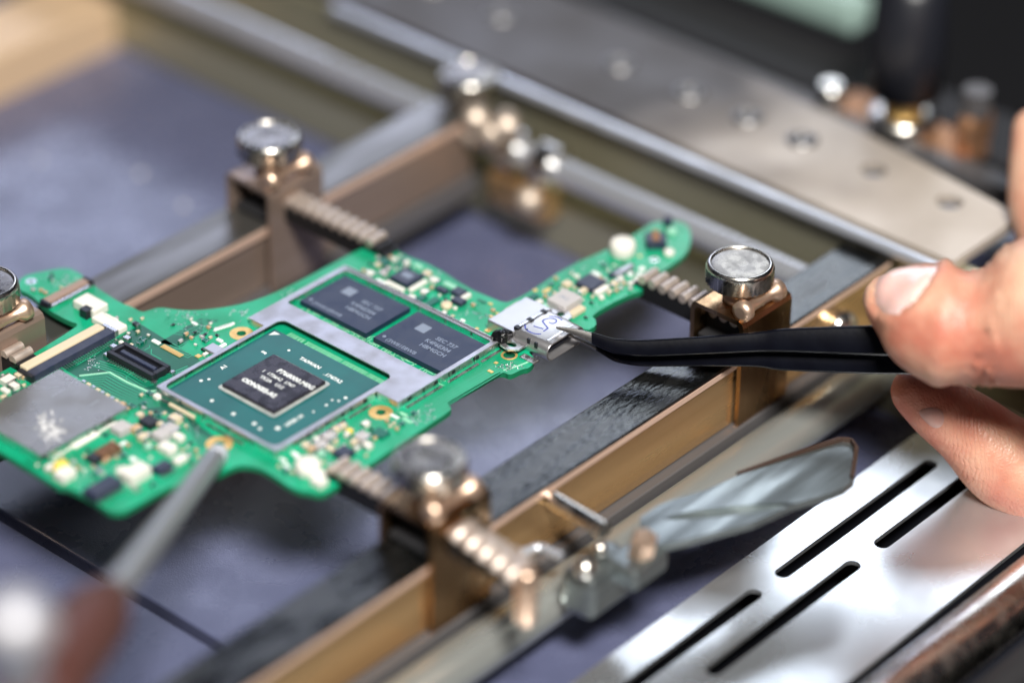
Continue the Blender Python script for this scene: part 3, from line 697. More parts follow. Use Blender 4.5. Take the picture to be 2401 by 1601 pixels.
# ---- surface mount parts: (pixel x, pixel y, size u, size v, height, colour)
cache = {}
def comp(px, py, su, sv, h, m, ends=None, name=None, rz=0):
    key = (su, sv, h, m, ends)
    if key not in cache:
        mb = MB()
        if ends:
            e = .28
            if su >= sv: mb.box((0, 0, h/2), (su*(1-e), sv*.96, h*.96), b=.06, mi=0).box((-su*(1-e/2)/2, 0, h/2), (su*e/2, sv, h), b=.06, mi=1).box((su*(1-e/2)/2, 0, h/2), (su*e/2, sv, h), b=.06, mi=1)
            else: mb.box((0, 0, h/2), (su*.96, sv*(1-e), h*.96), b=.06, mi=0).box((0, -sv*(1-e/2)/2, h/2), (su, sv*e/2, h), b=.06, mi=1).box((0, sv*(1-e/2)/2, h/2), (su, sv*e/2, h), b=.06, mi=1)
            cache[key] = mb.mesh('component', [m, ends])
        else: cache[key] = mb.box((0, 0, h/2), (su, sv, h), b=min(.14, h*.2)).mesh('component', [m])
    p = at(px, py, h)
    nm = name or {'navy': 'chip', 'black': 'chip', 'die': 'chip', 'memory': 'chip', 'darkgreen': 'diode'}.get(m, 'capacitor')
    return bd.inst(nm, cache[key], (p.x, p.y, .01), rz)
T = 'tin'
for a in [
    # strip above the memory chips
    (901, 611, 2.0, 1.5, .6, 'darkgreen'), (926, 606, 1.2, .8, .7, 'white', T), (953, 613, .8, 1.4, .7, 'white', T), (885, 618, .8, 1.3, .6, 'cream', T), (869, 638, 1.6, 1.1, .7, 'white', T),
    (898, 637, 1.2, 1.4, .8, 'grey_cap', T), (912, 627, 1.0, .9, .8, 'grey_cap', T), (980, 622, 1.6, .8, .5, 'mint'), (1001, 638, 1.3, 1.6, .7, 'cream', T), (1019, 654, 1.8, 1.2, .7, 'white', T),
    (926, 668, 4.0, .85, .6, 'white'), (980, 667, .85, 4.0, .6, 'white'), (966, 694, 1.5, 1.0, .7, 'white', T), (996, 681, 1.5, 1.2, .7, 'white', T), (1014, 706, 1.4, 2.6, .5, 'darkgreen'),
    (989, 697, 1.2, 1.6, .5, 'darkgreen'), (1037, 676, 2.2, 1.2, .7, 'navy'), (1076, 681, 2.2, 2.0, .8, 'navy'), (1076, 702, 2.2, 1.6, .8, 'navy'), (1092, 692, .8, 2.0, .8, 'white'), (1055, 667, 2.4, .9, .4, 'mint'),
    (1042, 731, 1.0, .8, .6, 'white', T), (1067, 720, .6, .6, .5, 'white'), (1098, 767, 1.8, .9, .6, 'black', T), (940, 690, 1.6, .8, .5, 'silk'), (895, 660, 2.2, .8, .4, 'silk'),
    (1144, 774, .9, .9, .14, 'gold'), (1132, 783, .9, .9, .14, 'gold'), (1118, 770, .6, .6, .14, 'gold'), (1205, 719, 1.4, 3.4, 1.1, 'white'), (1085, 750, .8, .5, .3, 'silk'),
    (1153, 742, .8, .5, .1, 'gold'), (1170, 748, .8, .5, .1, 'gold'), (1150, 712, .8, .5, .1, 'gold'), (1168, 735, .8, .5, .1, 'gold'), (1130, 706, 1.8, .5, .1, 'mask_dark'),
    # right arm
    (1251, 694, 1.2, 1.6, .5, 'darkgreen'), (1282, 714, 1.2, 1.4, .6, 'mint'), (1265, 705, 1.0, 1.2, .6, 'white', T), (1385, 659, 3.6, 3.6, 1.0, 'navy'), (1463, 630, 1.0, 4.4, .9, 'shield'), (1444, 636, 1.0, 3.0, .7, 'navy'),
    (1454, 651, .8, 1.4, .8, 'white', T), (1440, 662, 1.2, 1.6, .8, 'cream', T), (1411, 676, 1.1, 3.0, .8, 'white'), (1492, 653, .9, 1.2, .7, 'white', T), (1480, 662, 1.0, 1.0, .7, 'white', T), (1411, 694, .7, .9, .7, 'white'),
    (1430, 682, 1.0, .9, .7, 'cream', T), (1330, 662, 1.4, 1.4, .8, 'cream'), (1367, 678, 1.0, 2.2, .8, 'cream', T), (1352, 726, 1.3, 3.2, .8, 'cream'), (1478, 640, .7, .9, .6, 'silk'), (1500, 642, 1.0, .7, .5, 'silk'),
    (1398, 640, 1.4, .7, .5, 'silk'), (1282, 680, .7, 1.8, .1, 'gold'), (1255, 680, .7, .7, .1, 'gold'), (1352, 645, .9, .7, .5, 'white'), (1505, 628, .9, .9, .6, 'silk'),
    # below the processor
    (772, 1019, 2.1, 2.1, 1.4, 'grey_cap', T), (753, 1038, 2.0, 1.8, 1.3, 'grey_cap', T), (851, 1019, 2.2, 2.0, 1.4, 'grey_cap', T), (814, 1016, 1.1, .8, .8, 'white', T), (789, 1002, 1.0, 1.7, .8, 'cream', T), (803, 995, 1.0, 1.5, .8, 'cream', T),
    (732, 1050, 1.2, 1.2, .9, 'tan_cap', T), (716, 1040, 1.1, 1.6, .8, 'cream', T), (819, 1007, .9, 1.3, .7, 'yellow', T), (857, 990, 1.0, 1.5, .8, 'white', T), (776, 1050, 1.1, 1.2, .8, 'cream', T), (754, 1061, 1.6, .9, .7, 'mint', T),
    (862, 1041, 1.2, 1.6, .9, 'white', T), (831, 1034, 1.5, 1.0, .8, 'cream', T), (692, 1062, 1.4, .6, .5, 'silk'), (700, 1070, 1.4, .6, .5, 'silk'), (806, 1056, 2.4, 2.6, 1.0, 'navy'), (892, 1013, 2.4, 2.0, .4, 'darkgreen'),
    (784, 1030, .8, 1.2, .8, 'cream', T), (742, 1026, .9, 1.3, .7, 'white', T), (664, 1076, 1.2, .5, .4, 'silk'), (672, 1090, 1.2, .5, .4, 'silk'), (748, 1122, 2.2, 1.8, 1.2, 'white'), (838, 1048, 1.0, .8, .7, 'white', T),
    (925, 975, 1.6, .5, .2, 'silk'), (955, 985, 1.8, .5, .1, 'trace_pale'), (946, 970, 1.4, .5, .1, 'trace_pale'),
    # lower left
    (284, 997, 2.4, 2.6, 1.3, 'grey_cap'), (319, 1000, 1.6, 1.5, 1.1, 'tan_cap', T), (350, 984, 2.6, 2.2, .9, 'black'), (328, 969, 1.0, 1.3, .8, 'cream', T), (411, 976, 1.8, 1.9, 1.2, 'cream', T), (400, 1001, 2.6, 2.2, 1.4, 'grey_cap', T),
    (420, 1020, 1.6, 1.2, 1.0, 'white'), (377, 1014, 2.2, 2.0, 1.4, 'grey_cap'), (393, 1044, 2.6, 1.8, 1.3, 'white'), (336, 1020, 1.8, 1.5, 1.0, 'cream', T), (348, 1044, 1.4, 1.0, .9, 'mint', T), (376, 991, 1.2, .9, .8, 'cream', T),
    (219, 1070, 2.2, 1.6, .8, 'black'), (422, 1072, 1.3, 2.2, .9, 'white'), (318, 1099, 2.6, 4.0, 1.8, 'white'), (288, 1100, 1.4, 2.0, .8, 'white'), (152, 1103, 2.2, 2.8, 1.5, 'white'), (118, 1092, 1.6, 1.6, .8, 'white', T),
    (368, 925, 1.0, 1.0, .8, 'white'), (426, 960, 5.5, .6, .5, 'cream'), (286, 945, 1.0, 1.2, .5, 'tan_cap', T), (297, 957, 1.0, 1.0, .5, 'tan_cap', T), (284, 1040, .5, 2.0, .4, 'silk'), (312, 1074, 1.0, .8, .4, 'silk'),
    (18, 886, 2.2, 2.2, 1.0, 'white', T), (45, 876, 1.6, 1.2, .8, 'cream', T), (33, 901, 1.4, 1.6, .8, 'white', T), (57, 880, 1.0, .9, .7, 'tan_cap', T), (12, 912, 1.6, .9, .6, 'white'), (8, 928, 1.0, 1.0, .6, 'cream', T),
    # around the middle
    (501, 816, 2.6, 2.2, .7, 'port'), (482, 828, .9, .9, .5, 'white', T), (515, 796, 1.2, .6, .4, 'silk'), (522, 808, .6, 1.4, .4, 'silk'), (478, 818, 1.0, .5, .4, 'black'), (465, 834, .9, .9, .14, 'gold'), (319, 757, 1.3, .9, .6, 'black', T),
    (298, 790, 1.2, 1.0, .5, T), (269, 811, 1.6, 1.0, .5, T), (284, 800, .7, .7, .5, 'white'), (366, 800, 1.6, .7, .3, 'silk'), (456, 757, 1.2, .5, .2, 'silk'), (600, 758, 2.4, .5, .3, 'silk'), (593, 750, 2.4, .5, .3, 'mint'),
    (1150, 870, 1.0, .6, .1, 'gold'), (1163, 850, .6, .6, .1, 'gold'), (1240, 840, 3.0, 1.3, .3, T), (1500, 600, .6, .6, .1, 'gold'),
]: comp(*a)
# fine passives filling the busy fields
random.seed(21)
occ = []
for o in list(bd.o.children):
    if o.name.split('.')[0] in ('substrate', 'mask_field', 'traces', 'pale_traces', 'vias'): continue
    bb = [Vector(c) for c in o.bound_box]; lx, ly = o.location.x, o.location.y
    occ.append(((min(c.x for c in bb)+lx)/S, (max(c.x for c in bb)+lx)/S, (min(c.y for c in bb)+ly)/S, (max(c.y for c in bb)+ly)/S))
kinds = []
for (body, L_, W_, H_) in (('grey_cap', .95, .5, .45), ('tan_cap', .95, .5, .5), ('cream', .8, .42, .4), ('black', .8, .42, .3), ('white', .7, .36, .35), ('darkgreen', 1.1, .8, .4)):
    e = .26
    kinds.append(('resistor' if body == 'black' else 'capacitor', MB().box((0, 0, H_/2), (L_*(1-e), W_*.95, H_*.95), b=.04).box((-L_*(1-e/2)/2, 0, H_/2), (L_*e/2, W_, H_), b=.04, mi=1).box((L_*(1-e/2)/2, 0, H_/2), (L_*e/2, W_, H_), b=.04, mi=1).mesh('passive', [body, 'tin'])))
fields = [(940, 640, 60, 40, 26), (1060, 690, 40, 25, 14), (1330, 690, 70, 38, 22), (1460, 650, 40, 30, 16), (790, 1020, 70, 40, 26), (360, 1010, 60, 45, 26), (270, 1080, 80, 50, 22), (480, 790, 50, 30, 14), (300, 790, 40, 40, 10), (930, 985, 40, 22, 8), (30, 900, 25, 20, 6), (700, 1090, 40, 20, 8), (150, 1100, 50, 25, 8), (1190, 740, 30, 14, 6), (440, 1060, 25, 20, 6), (100, 690, 60, 30, 8)]
for fx_, fy_, sx, sy, cnt in fields:
    done = 0
    for _ in range(cnt*8):
        if done >= cnt: break
        p = at(fx_+random.gauss(0, sx*.6), fy_+random.gauss(0, sy*.6), .3)
        if not in_board(p.x, p.y, 1.0): continue
        if any(a-.55 < p.x < b+.55 and c-.55 < p.y < d+.55 for a, b, c, d in occ): continue
        nm, me = random.choice(kinds); r90 = random.random() < .5
        bd.inst(nm, me, (p.x, p.y, .01), math.pi/2 if r90 else 0); occ.append((p.x-.3, p.x+.3, p.y-.3, p.y+.3)); done += 1
# larger packages with pins
def pins_row(parent, x0, y0, x1, y1, n, d, m='tin'):
    me = MB().box((0, 0, 0), d, b=.03).mesh('pin', [m])
    for i in range(n):
        f = i/(n-1); bd.inst('pin', me, (x0+(x1-x0)*f, y0+(y1-y0)*f, d[2]/2+.03), parent=parent)
p = at(953, 647, .8); ic = bd.part('controller_chip', MB().box((p.x, p.y, .45), (3.9, 3.9, .85), b=.1), 'navy')
bd.part('chip_label', MB().box((p.x, p.y+.2, .885), (2.0, 1.4, .012)), 'laser', parent=ic)
p = at(241, 1137, 1.2); ic = bd.part('power_chip', MB().box((p.x, p.y, .65), (2.8, 5.4, 1.2), b=.15), 'navy')
pins_row(ic, p.x+1.75, p.y-2.2, p.x+1.75, p.y+2.2, 8, (1.1, .3, .3)); pins_row(ic, p.x-1.75, p.y-2.2, p.x-1.75, p.y+2.2, 8, (1.1, .3, .3))
p = at(380, 1091, 1.0); ic = bd.part('logic_chip', MB().box((p.x, p.y, .55), (1.8, 2.8, 1.0), b=.12), 'navy')
pins_row(ic, p.x+1.3, p.y-1.1, p.x+1.3, p.y+1.1, 5, (.9, .3, .3)); pins_row(ic, p.x-1.3, p.y-1.1, p.x-1.3, p.y+1.1, 5, (.9, .3, .3))
p = at(250, 1052, .8); ic = bd.part('pin_header', MB().box((p.x, p.y, .4), (2.2, 4.2, .8), b=.1), 'black')
pins_row(ic, p.x+.2, p.y-1.8, p.x+.2, p.y+1.8, 10, (2.0, .2, .95), 'copper'); pins_row(ic, p.x+1.5, p.y-1.8, p.x+1.5, p.y+1.8, 10, (.8, .22, .2))
p = at(217, 1082, .2); q = at(240, 1108, .2); pins_row(ic, p.x, p.y, q.x, q.y, 9, (.22, 1.1, .2))
p = at(300, 1130, .2); q = at(325, 1150, .2); pins_row(ic, p.x, p.y, q.x, q.y, 7, (.22, 1.1, .2))
p = at(143, 1085, 1.6); bd.part('yellow_lamp', MB().lathe([(1.25, .0), (1.25, 1.2), (.9, 1.7), (0, 1.9)], c=(p.x, p.y, 0), n=20), 'yellow')
p = at(1324, 697, 1.9); ic = bd.part('inductor', MB().box((p.x, p.y, .95), (3.9, 4.4, 1.9), b=.2), 'grey_cap')
tm = MB(); text_mb(tm, '2R2', (p.x-1.0, p.y-.5), 1.2, 1.906); bd.part('lettering', tm, 'laser', parent=ic)
def dome(px, py, r, h, m, zc):
    p = at(px, py, zc)
    return bd.part('dome', MB().lathe([(r*.92, 0), (r, .2*h), (r, .62*h), (r*.9, .82*h), (r*.62, .95*h), (0, h)], c=(p.x, p.y, .01), n=28), m)
dome(1460, 572, 2.2, 2.8, 'white', 1.8); dome(1575, 541, .8, .9, 'mint', .5); dome(1569, 590, .9, 1.0, 'white', .6); dome(722, 1085, 2.0, 2.2, 'white', 1.6)
dome(1047, 713, .95, .9, 'cream', .6); dome(999, 718, .42, .6, 'white', .4)
p = at(735, 1108, .6); bd.part('dome_base', MB().box((p.x, p.y, .5), (3.2, 2.2, 1.0), b=.2), 'white')
p = at(1538, 560, 1.2); hk = bd.part('contact_block', MB().box((p.x, p.y, .8), (3.4, 3.2, 1.6), rz=.75, b=.2), 'navy')
for i in range(5): bd.part('contact', MB().box((p.x-.9+i*.45-.2, p.y+.8-i*.5+.4, 1.7), (1.2, .36, .35), rz=.75, b=.08), 'copper', parent=hk)
q = at(1566, 520, .6); bd.part('contact_cap', MB().box((q.x, q.y, .7), (1.6, 1.6, 1.4), rz=.7, b=.3), 'navy', parent=hk)

# ================================================================== CHARGING PORT
cp = Thing('charging_port', 'silver charging port with blue ink mark held by the tweezers', 'connector', (21, 39, 0))
YC, YW, H, ZB = 39.0, 9.0, 3.15, -.55
def rsec(x, w, h, zc, r, n=6):
    o = []
    for cy, cz, a in ((w/2-r, h/2-r, 0), (-w/2+r, h/2-r, 90), (-w/2+r, -h/2+r, 180), (w/2-r, -h/2+r, 270)):
        o += [(x, YC+cy+r*math.cos(math.radians(a+90*i/n)), zc+cz+r*math.sin(math.radians(a+90*i/n))) for i in range(n+1)]
    return o
zc = ZB+H/2
secs = [rsec(18.9, YW, H, zc, 1.2), rsec(25.6, YW, H, zc, 1.45), rsec(25.75, YW-.12, H-.12, zc, 1.4), rsec(25.75, YW-.5, H-.5, zc, 1.2), rsec(20.0, YW-.5, H-.5, zc, 1.2)]
n = len(secs[0]); vs = sum(secs, []); fs = [[j*n+k, j*n+(k+1) % n, (j+1)*n+(k+1) % n, (j+1)*n+k][::-1] for j in range(4) for k in range(n)]
mb = MB().add(vs, fs, 0, True); mb.add(secs[0], [list(range(n))])
sh = cp.part('shell', mb, 'port')
cp.part('mouth', MB().add(rsec(20.05, YW-.52, H-.52, zc, 1.2), [list(range(n))[::-1]]), 'black', parent=sh)
cp.part('tongue', MB().box((22.5, YC, zc), (4.6, 6.4, .7), b=.15), 'navy')
cp.part('lip_band', MB().box((24.6, YC, ZB+H+.02), (.5, 6.2, .12), b=.04), 'tin', parent=sh)
cp.part('cover', MB().box((15.6, YC+.6, 1.0), (5.6, 9.4, 1.9), b=.2), 'port')
cp.part('ridge', MB().box((18.6, YC, 2.3), (.9, 7.6, .9), b=.2), 'tin')
for yy in (-3.4, -.4, 2.9): cp.part('ridge_notch', MB().box((18.65, YC+yy, 2.55), (1.0, .8, .6), b=.05), 'black')
cp.part('mount_ear', MB().plate([(17.4, 34.9), (17.4, 33.0), (18.4, 31.7), (20.2, 31.5), (21.5, 32.6), (21.6, 34.9)], [[(19.6+1.05*math.cos(a*.5236), 33.0+.62*math.sin(a*.5236)) for a in range(12)]], .9, 1.2), 'port')
cp.part('mount_ear', MB().plate([(17.4, 43.2), (17.4, 45.0), (18.4, 46.2), (20.2, 46.4), (21.5, 45.4), (21.6, 43.2)], [circ(19.6, 44.9, .7, 14)], .9, 1.2), 'port')
for (x, y) in ((21.8, 34.7), (23.4, 34.6)):
    cp.part('tab', MB().box((x, y, 1.9), (.6, .35, 1.0), b=.05), 'black')
cp.part('rivet_hole', MB().lathe([(.22, 0), (.22, .03)], c=(20.0, 36.2, ZB+H), n=12), 'black')
bl = MB(); random.seed(5)
cb = at(1180, 790, 1.6)
bmx = bmesh.new(); bmesh.ops.create_icosphere(bmx, subdivisions=3, radius=1)
from mathutils import noise as mnoise
for q in bmx.verts:
    f = 1.45*(1+.55*mnoise.noise(q.co*1.6)+.2*mnoise.noise(q.co*5)); q.co = Vector((q.co.x*f*.95, q.co.y*f*1.05, q.co.z*f*.85))
bmx.verts.index_update()
bl.add([q.co+cb for q in bmx.verts], [[q.index for q in f.verts] for f in bmx.faces], 0, True); bmx.free()
cp.part('burnt_flux', bl, 'flux')
p = at(1160, 795, 1.2); cp.part('solder_bead', MB().lathe([(0, -.9), (.65, -.6), (.9, 0), (.65, .6), (0, .9)], c=p, n=16), 'tin')
# handwritten blue mark, drawn as ink lines on the shell
zi = ZB+H+.02; ink = MB()
def pen(pts): ink.strip([(q.x, q.y) for q in (at(1130+x/7.84, 680+y/7.84, zi) for x, y in pts)], .24, zi)
def arc(pts, it=2):
    for _ in range(it):
        Q = [pts[0]]
        for i in range(len(pts)-1):
            a, b = pts[i], pts[i+1]; Q += [(a[0]*.75+b[0]*.25, a[1]*.75+b[1]*.25), (a[0]*.25+b[0]*.75, a[1]*.25+b[1]*.75)]
        pts = Q+[pts[-1]]
    return pts
pen(arc([(835, 600), (790, 640), (800, 720), (900, 780), (1000, 805), (1090, 805)]))
pen(arc([(950, 660), (1050, 690), (1130, 712)]))
pen(arc([(1215, 700), (1130, 600), (1110, 560), (1180, 525), (1290, 515), (1370, 540), (1370, 590), (1300, 620), (1230, 590)]))
pen(arc([(1230, 480), (1340, 485), (1440, 520), (1470, 555)]))
pen(arc([(1215, 700), (1170, 730), (1130, 760)]))
cp.part('ink_mark', ink, 'ink')

# ================================================================== TWEEZERS
TWD = [(1306, 508), (1395, 507), (1500, 506), (1800, 503), (2120, 499), (2500, 493), (2950, 486)]
def twd(px):
    for (a, d0), (b, d1) in zip(TWD, TWD[1:]):
        if px <= b: return d0+(d1-d0)*(px-a)/(b-a)
    return TWD[-1][1]
def arm(pts, doff, name, mats, t, split):
    """pts: (px, py, half width in px, half thickness in mm)"""
    def ring(px, py, hw, th, dd):
        d = twd(px)+dd; c = atd(px, py, d); hw = hw*d/FPX; o = []
        n = 16
        for k in range(n):
            a = 2*math.pi*k/n; ca, sa = math.cos(a), math.sin(a); e = .32
            o.append(c + UP*(hw*math.copysign(abs(ca)**e, ca)) + FW*(th*math.copysign(abs(sa)**e, sa)))
        return o
    # resample smoothly
    P = []
    for i in range(len(pts)-1):
        a, b = pts[i], pts[i+1]
        for k in range(6):
            f = k/6; P.append(tuple(a[j]+(b[j]-a[j])*f for j in range(4)))
    P.append(pts[-1])
    for _ in range(3):
        P = [P[0]]+[tuple((P[i-1][j]+2*P[i][j]+P[i+1][j])/4 for j in range(4)) for i in range(1, len(P)-1)]+[P[-1]]
    for nm, mt, sel in ((name+'_tip', mats[0], [q for q in P if q[0] <= split+4]), (name, mats[1], [q for q in P if q[0] >= split-6])):
        grow = 1.0 if nm.endswith('tip') else 1.06
        R = [ring(q[0], q[1], q[2]*grow, q[3]*grow, doff) for q in sel]; n = 16
        mb = MB().add(sum(R, []), [[j*n+k, j*n+(k+1) % n, (j+1)*n+(k+1) % n, (j+1)*n+k] for j in range(len(R)-1) for k in range(n)], 0, True)
        mb.add(R[0], [list(range(n))[::-1]]); mb.add(R[-1], [list(range(n))])
        t.part(nm, mb, mt)
o = atd(1306, 772, 508)
tz = Thing('tweezers', 'black coated bent tip tweezers gripping the charging port', 'tweezers', o)
arm([(1304, 768, 3, .25), (1345, 777, 8, .4), (1395, 795, 14, .6), (1440, 812, 17, .8), (1500, 817, 19, .9), (1640, 810, 20, .9), (1780, 801, 22, .9), (1830, 797, 26, 1.0), (2120, 798, 36, 1.0), (2500, 808, 34, 1.0), (2950, 830, 26, 1.0)],
    -1.2, 'arm', ('steel', 'tweezer'), tz, 1392)
arm([(1304, 774, 2.5, .25), (1345, 790, 4, .4), (1398, 814, 8, .5), (1440, 836, 13, .8), (1500, 842, 17, .9), (1640, 840, 18, .9), (1780, 838, 20, .9), (1830, 845, 23, 1.0), (2120, 849, 29, 1.0), (2500, 840, 28, 1.0), (2950, 834, 22, 1.0)],
    1.6, 'arm', ('steel', 'tweezer'), tz, 1396)

# ================================================================== HAND
def loft(mb, pts, n=24):
    """closed tapered limb through (px, py, radius px, depth) with rounded ends"""
    P = [(atd(x, y, d), r*d/FPX) for x, y, r, d in pts]
    Q = []                                                        # Catmull-Rom resampling
    for i in range(len(P)-1):
        p0, p1, p2, p3 = P[max(i-1, 0)], P[i], P[i+1], P[min(i+2, len(P)-1)]
        for k in range(6):
            t = k/6
            def cr(a, b, c, d): return .5*((2*b)+(c-a)*t+(2*a-5*b+4*c-d)*t*t+(3*b-a-3*c+d)*t**3)
            Q.append((Vector([cr(p0[0][j], p1[0][j], p2[0][j], p3[0][j]) for j in range(3)]), cr(p0[1], p1[1], p2[1], p3[1])))
    Q.append(P[-1])
    d0 = (Q[0][0]-Q[1][0]).normalized(); d1 = (Q[-1][0]-Q[-2][0]).normalized()
    st = [(Q[0][0]+d0*Q[0][1]*math.sin(a), max(.05, Q[0][1]*math.cos(a))) for a in [math.pi/2*(.98-.14*k) for k in range(7)]]
    en = [(Q[-1][0]+d1*Q[-1][1]*math.sin(a), max(.05, Q[-1][1]*math.cos(a))) for a in [math.pi/2*(.14*(k+1)) for k in range(7)]]
    A = st+Q+en
    mb.tube([a[0] for a in A], [a[1] for a in A], n)
hm = MB()
HD = 466
loft(hm, [(2118, 712, 92, 493), (2165, 742, 131, 491), (2235, 765, 146, 489), (2300, 770, 146, 488), (2370, 755, 162, 486), (2440, 735, 192, 485), (2600, 760, 215, 485), (2800, 850, 250, 489)])     # thumb
loft(hm, [(2100, 715, 62, 494), (2150, 690, 80, 492), (2230, 700, 80, 488)])
loft(hm, [(2150, 918, 66, 509), (2200, 955, 80, 509), (2275, 1008, 92, 510), (2365, 1085, 112, 512), (2480, 1130, 120, 515), (2680, 1080, 140, 519), (2900, 960, 190, 513)])                          # index
loft(hm, [(2422, 300, 52, 545), (2436, 400, 74, 543), (2450, 500, 84, 539), (2520, 620, 100, 533), (2720, 780, 150, 523), (2900, 880, 200, 513)])                                                  # far finger
loft(hm, [(2520, 1230, 110, 531), (2640, 1290, 118, 533), (2800, 1240, 130, 533), (2960, 1050, 180, 523)])
loft(hm, [(2620, 1360, 100, 545), (2760, 1400, 105, 547), (2920, 1300, 120, 543), (3000, 1080, 180, 528)])
loft(hm, [(2750, 880, 280, 505), (2950, 960, 330, 508), (3150, 1050, 290, 503), (3350, 1150, 250, 498)])                                                                                           # palm and wrist
tmp = bpy.data.objects.new('hand_tmp', hm.mesh('hand_tmp', ['skin']))
md = tmp.modifiers.new('r', 'REMESH'); md.mode = 'VOXEL'; md.voxel_size = .0009
md = tmp.modifiers.new('s', 'SMOOTH'); md.factor = .6; md.iterations = 14
hme = evaluated(tmp)
bpy.data.objects.remove(tmp)
# finer anatomy: joint crease, cuticle fold and pads pushed into the surface
bv = BVHTree.FromPolygons([v.co/S for v in hme.vertices], [list(p.vertices) for p in hme.polygons])
def project(co):
    d = co/S-CAM; zc = d.dot(FW); return CX+FPX*d.dot(RT)/zc, CY-FPX*d.dot(UP)/zc, zc
nailp = [(2066, 636), (2085, 622), (2110, 611), (2160, 600), (2198, 603), (2206, 612), (2197, 634), (2180, 665), (2152, 702), (2118, 732), (2085, 742), (2058, 730), (2045, 702), (2049, 664)]
nc = Vector((2122, 668))
def pdist(x, y):
    best = 1e9; inside = False
    for i in range(len(nailp)):
        a, b = Vector(nailp[i]), Vector(nailp[i-1]); p = Vector((x, y))
        ab = b-a; t = max(0, min(1, (p-a).dot(ab)/ab.dot(ab))); best = min(best, (p-a-ab*t).length)
        if (a.y > y) != (b.y > y) and x < (b.x-a.x)*(y-a.y)/(b.y-a.y)+a.x: inside = not inside
    return -best if inside else best
for v in hme.vertices:
    x, y, zc = project(v.co)
    nrm = v.normal
    wt = max(0, min(1, (503-zc)/8))*max(0, min(1, (.75-nrm.dot(FW))/.5))
    if 1980 < x < 2480 and 480 < y < 960 and wt > 0:
        d = pdist(x, y) if x < 2260 else 99
        if d > 0: v.co += nrm*S*wt*.5*math.exp(-((d-13)/10)**2)          # fold around the nail
        else: v.co -= nrm*S*.35
        ln = x-(2290-.08*(y-760))                                     # hollow over the joint
        v.co -= nrm*S*wt*1.5*math.exp(-(ln/58)**2)
        v.co += nrm*S*wt*.5*math.exp(-((ln+80)/30)**2)
hme.update()
for p in hme.polygons: p.use_smooth = True
org = atd(2150, 760, 493)
hand = bpy.data.objects.new('hand', hme); col.objects.link(hand)
hme.transform(Matrix.Translation(-org*S)); hand.location = org*S
hand['label'] = 'bare hand pinching the tweezers between thumb and finger'; hand['category'] = 'hand'
bv = BVHTree.FromPolygons([(v.co+hand.location)/S for v in hme.vertices], [list(p.vertices) for p in hme.polygons])
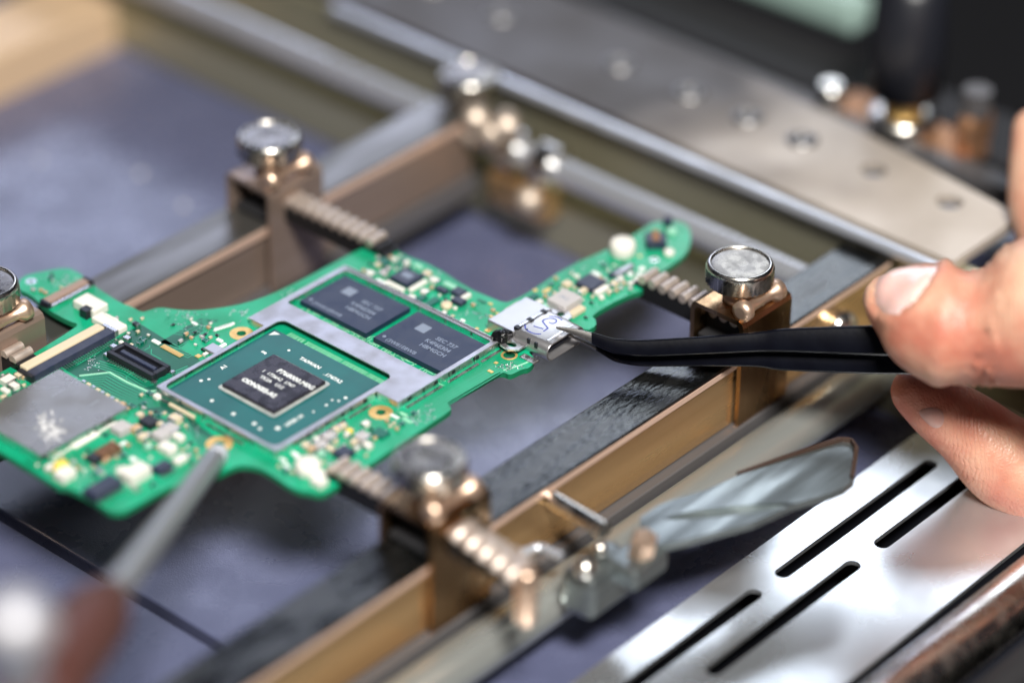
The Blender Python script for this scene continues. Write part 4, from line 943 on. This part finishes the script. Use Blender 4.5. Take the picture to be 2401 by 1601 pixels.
def nail(poly, cen, lift, name, mk='nail'):
    rings = 9; N = 48; P = []
    def poly_at(f):
        L = len(poly); k = f*L; i = int(k) % L; t = k-int(k); a, b = poly[i], poly[(i+1) % L]; return Vector((a[0]+(b[0]-a[0])*t, a[1]+(b[1]-a[1])*t))
    def hit(q):
        d = (FW + RT*((q.x-CX)/FPX) - UP*((q.y-CY)/FPX)).normalized()
        loc, nn, _, _ = bv.ray_cast(CAM, d, 2000)
        return loc, nn
    vs = []; 
    l0, n0 = hit(cen); last = (l0, n0)
    vs.append(l0+n0*lift)
    for r in range(1, rings+1):
        f = r/rings
        for k in range(N):
            q = cen.lerp(poly_at(k/N), f); loc, nn = hit(q)
            if loc is None or (loc-l0).length > 14: loc, nn = last
            last = (loc, nn)
            h = lift*(1-f**6) - (.45 if r == rings else 0)*lift
            vs.append(loc+nn*h)
    # smooth positions so that the plate is one clean curve
    for _ in range(4):
        nv = list(vs)
        for r in range(1, rings):
            for k in range(N):
                i = 1+(r-1)*N+k
                nb = [1+(r-1)*N+(k+1) % N, 1+(r-1)*N+(k-1) % N, 1+r*N+k, (1+(r-2)*N+k) if r > 1 else 0]
                nv[i] = vs[i]*.5+sum((vs[j] for j in nb), Vector())*.125
        vs = nv
    fs = [[0, 1+k, 1+(k+1) % N] for k in range(N)]
    fs += [[1+(r-1)*N+k, 1+r*N+k, 1+r*N+(k+1) % N, 1+(r-1)*N+(k+1) % N] for r in range(1, rings) for k in range(N)]
    mb = MB().add(vs, fs, 0, True); o = bpy.data.objects.new(name, mb.mesh(name, [mk], org)); col.objects.link(o); o.parent = hand
smn = smooth_poly(nailp, 2)
nail(smn, nc, .55, 'thumbnail')
nail(smooth_poly([(2146, 962), (2185, 950), (2212, 958), (2218, 985), (2206, 1006), (2186, 1005), (2164, 985)], 2), Vector((2187, 978)), .16, 'fingernail', 'nail_shade')

# ================================================================== PROBE IN THE LOWER LEFT
p0 = at(515, 1060, .7); d0 = (p0-CAM).dot(FW)
p1 = atd(255, 1405, 425)
pr = Thing('probe', 'blurred grey probe with a violet dot touching the board', 'probe', p0)
ax = (p1-p0).normalized()
pr.part('tube', MB().tube([p0+ax*3.5, p0.lerp(p1, .5), p1], [1.75, 1.9, 2.15], 24), 'probe')
pr.part('tip', MB().tube([p0, p0+ax*.8, p0+ax*3.6], [1.1, 1.6, 1.78], 24), 'probetip')
pr.part('dot', MB().lathe([(0, -.55), (.5, -.3), (.62, 0), (.5, .3), (0, .55)], c=p0+ax*1.9-FW*1.75, n=14), 'violet')
p2 = atd(150, 1560, 405); p3 = atd(60, 1700, 392)
pr.part('grip', MB().tube([p1-ax*1, p1+ax*6, p1+ax*14, p1+ax*30], [2.6, 4.6, 5.0, 5.2], 24), 'collar')
kc = atd(36, 1470, 372)
kb = Thing('ball_knob', 'very blurred chrome ball knob in the lower left corner', 'knob', kc-Vector((0, 0, 30)))
kb.part('ball', MB().lathe([(.01, -4.6)]+[(4.6*math.cos(a), 4.6*math.sin(a)) for a in [math.pi*(-.5+i/14) for i in range(1, 14)]]+[(0.01, 4.6)], c=kc, n=32), 'satin')
kb.part('shank', MB().tube([kc-Vector((0, 0, 6)), kc-Vector((0, 0, 60))], 2.6, 16), 'probe')
kb.part('sleeve', MB().tube([kc-Vector((0, 0, 9)), kc-Vector((0, 0, 24))], 4.2, 18), 'collar')

bpy.data.scenes.remove(tmp_scene)
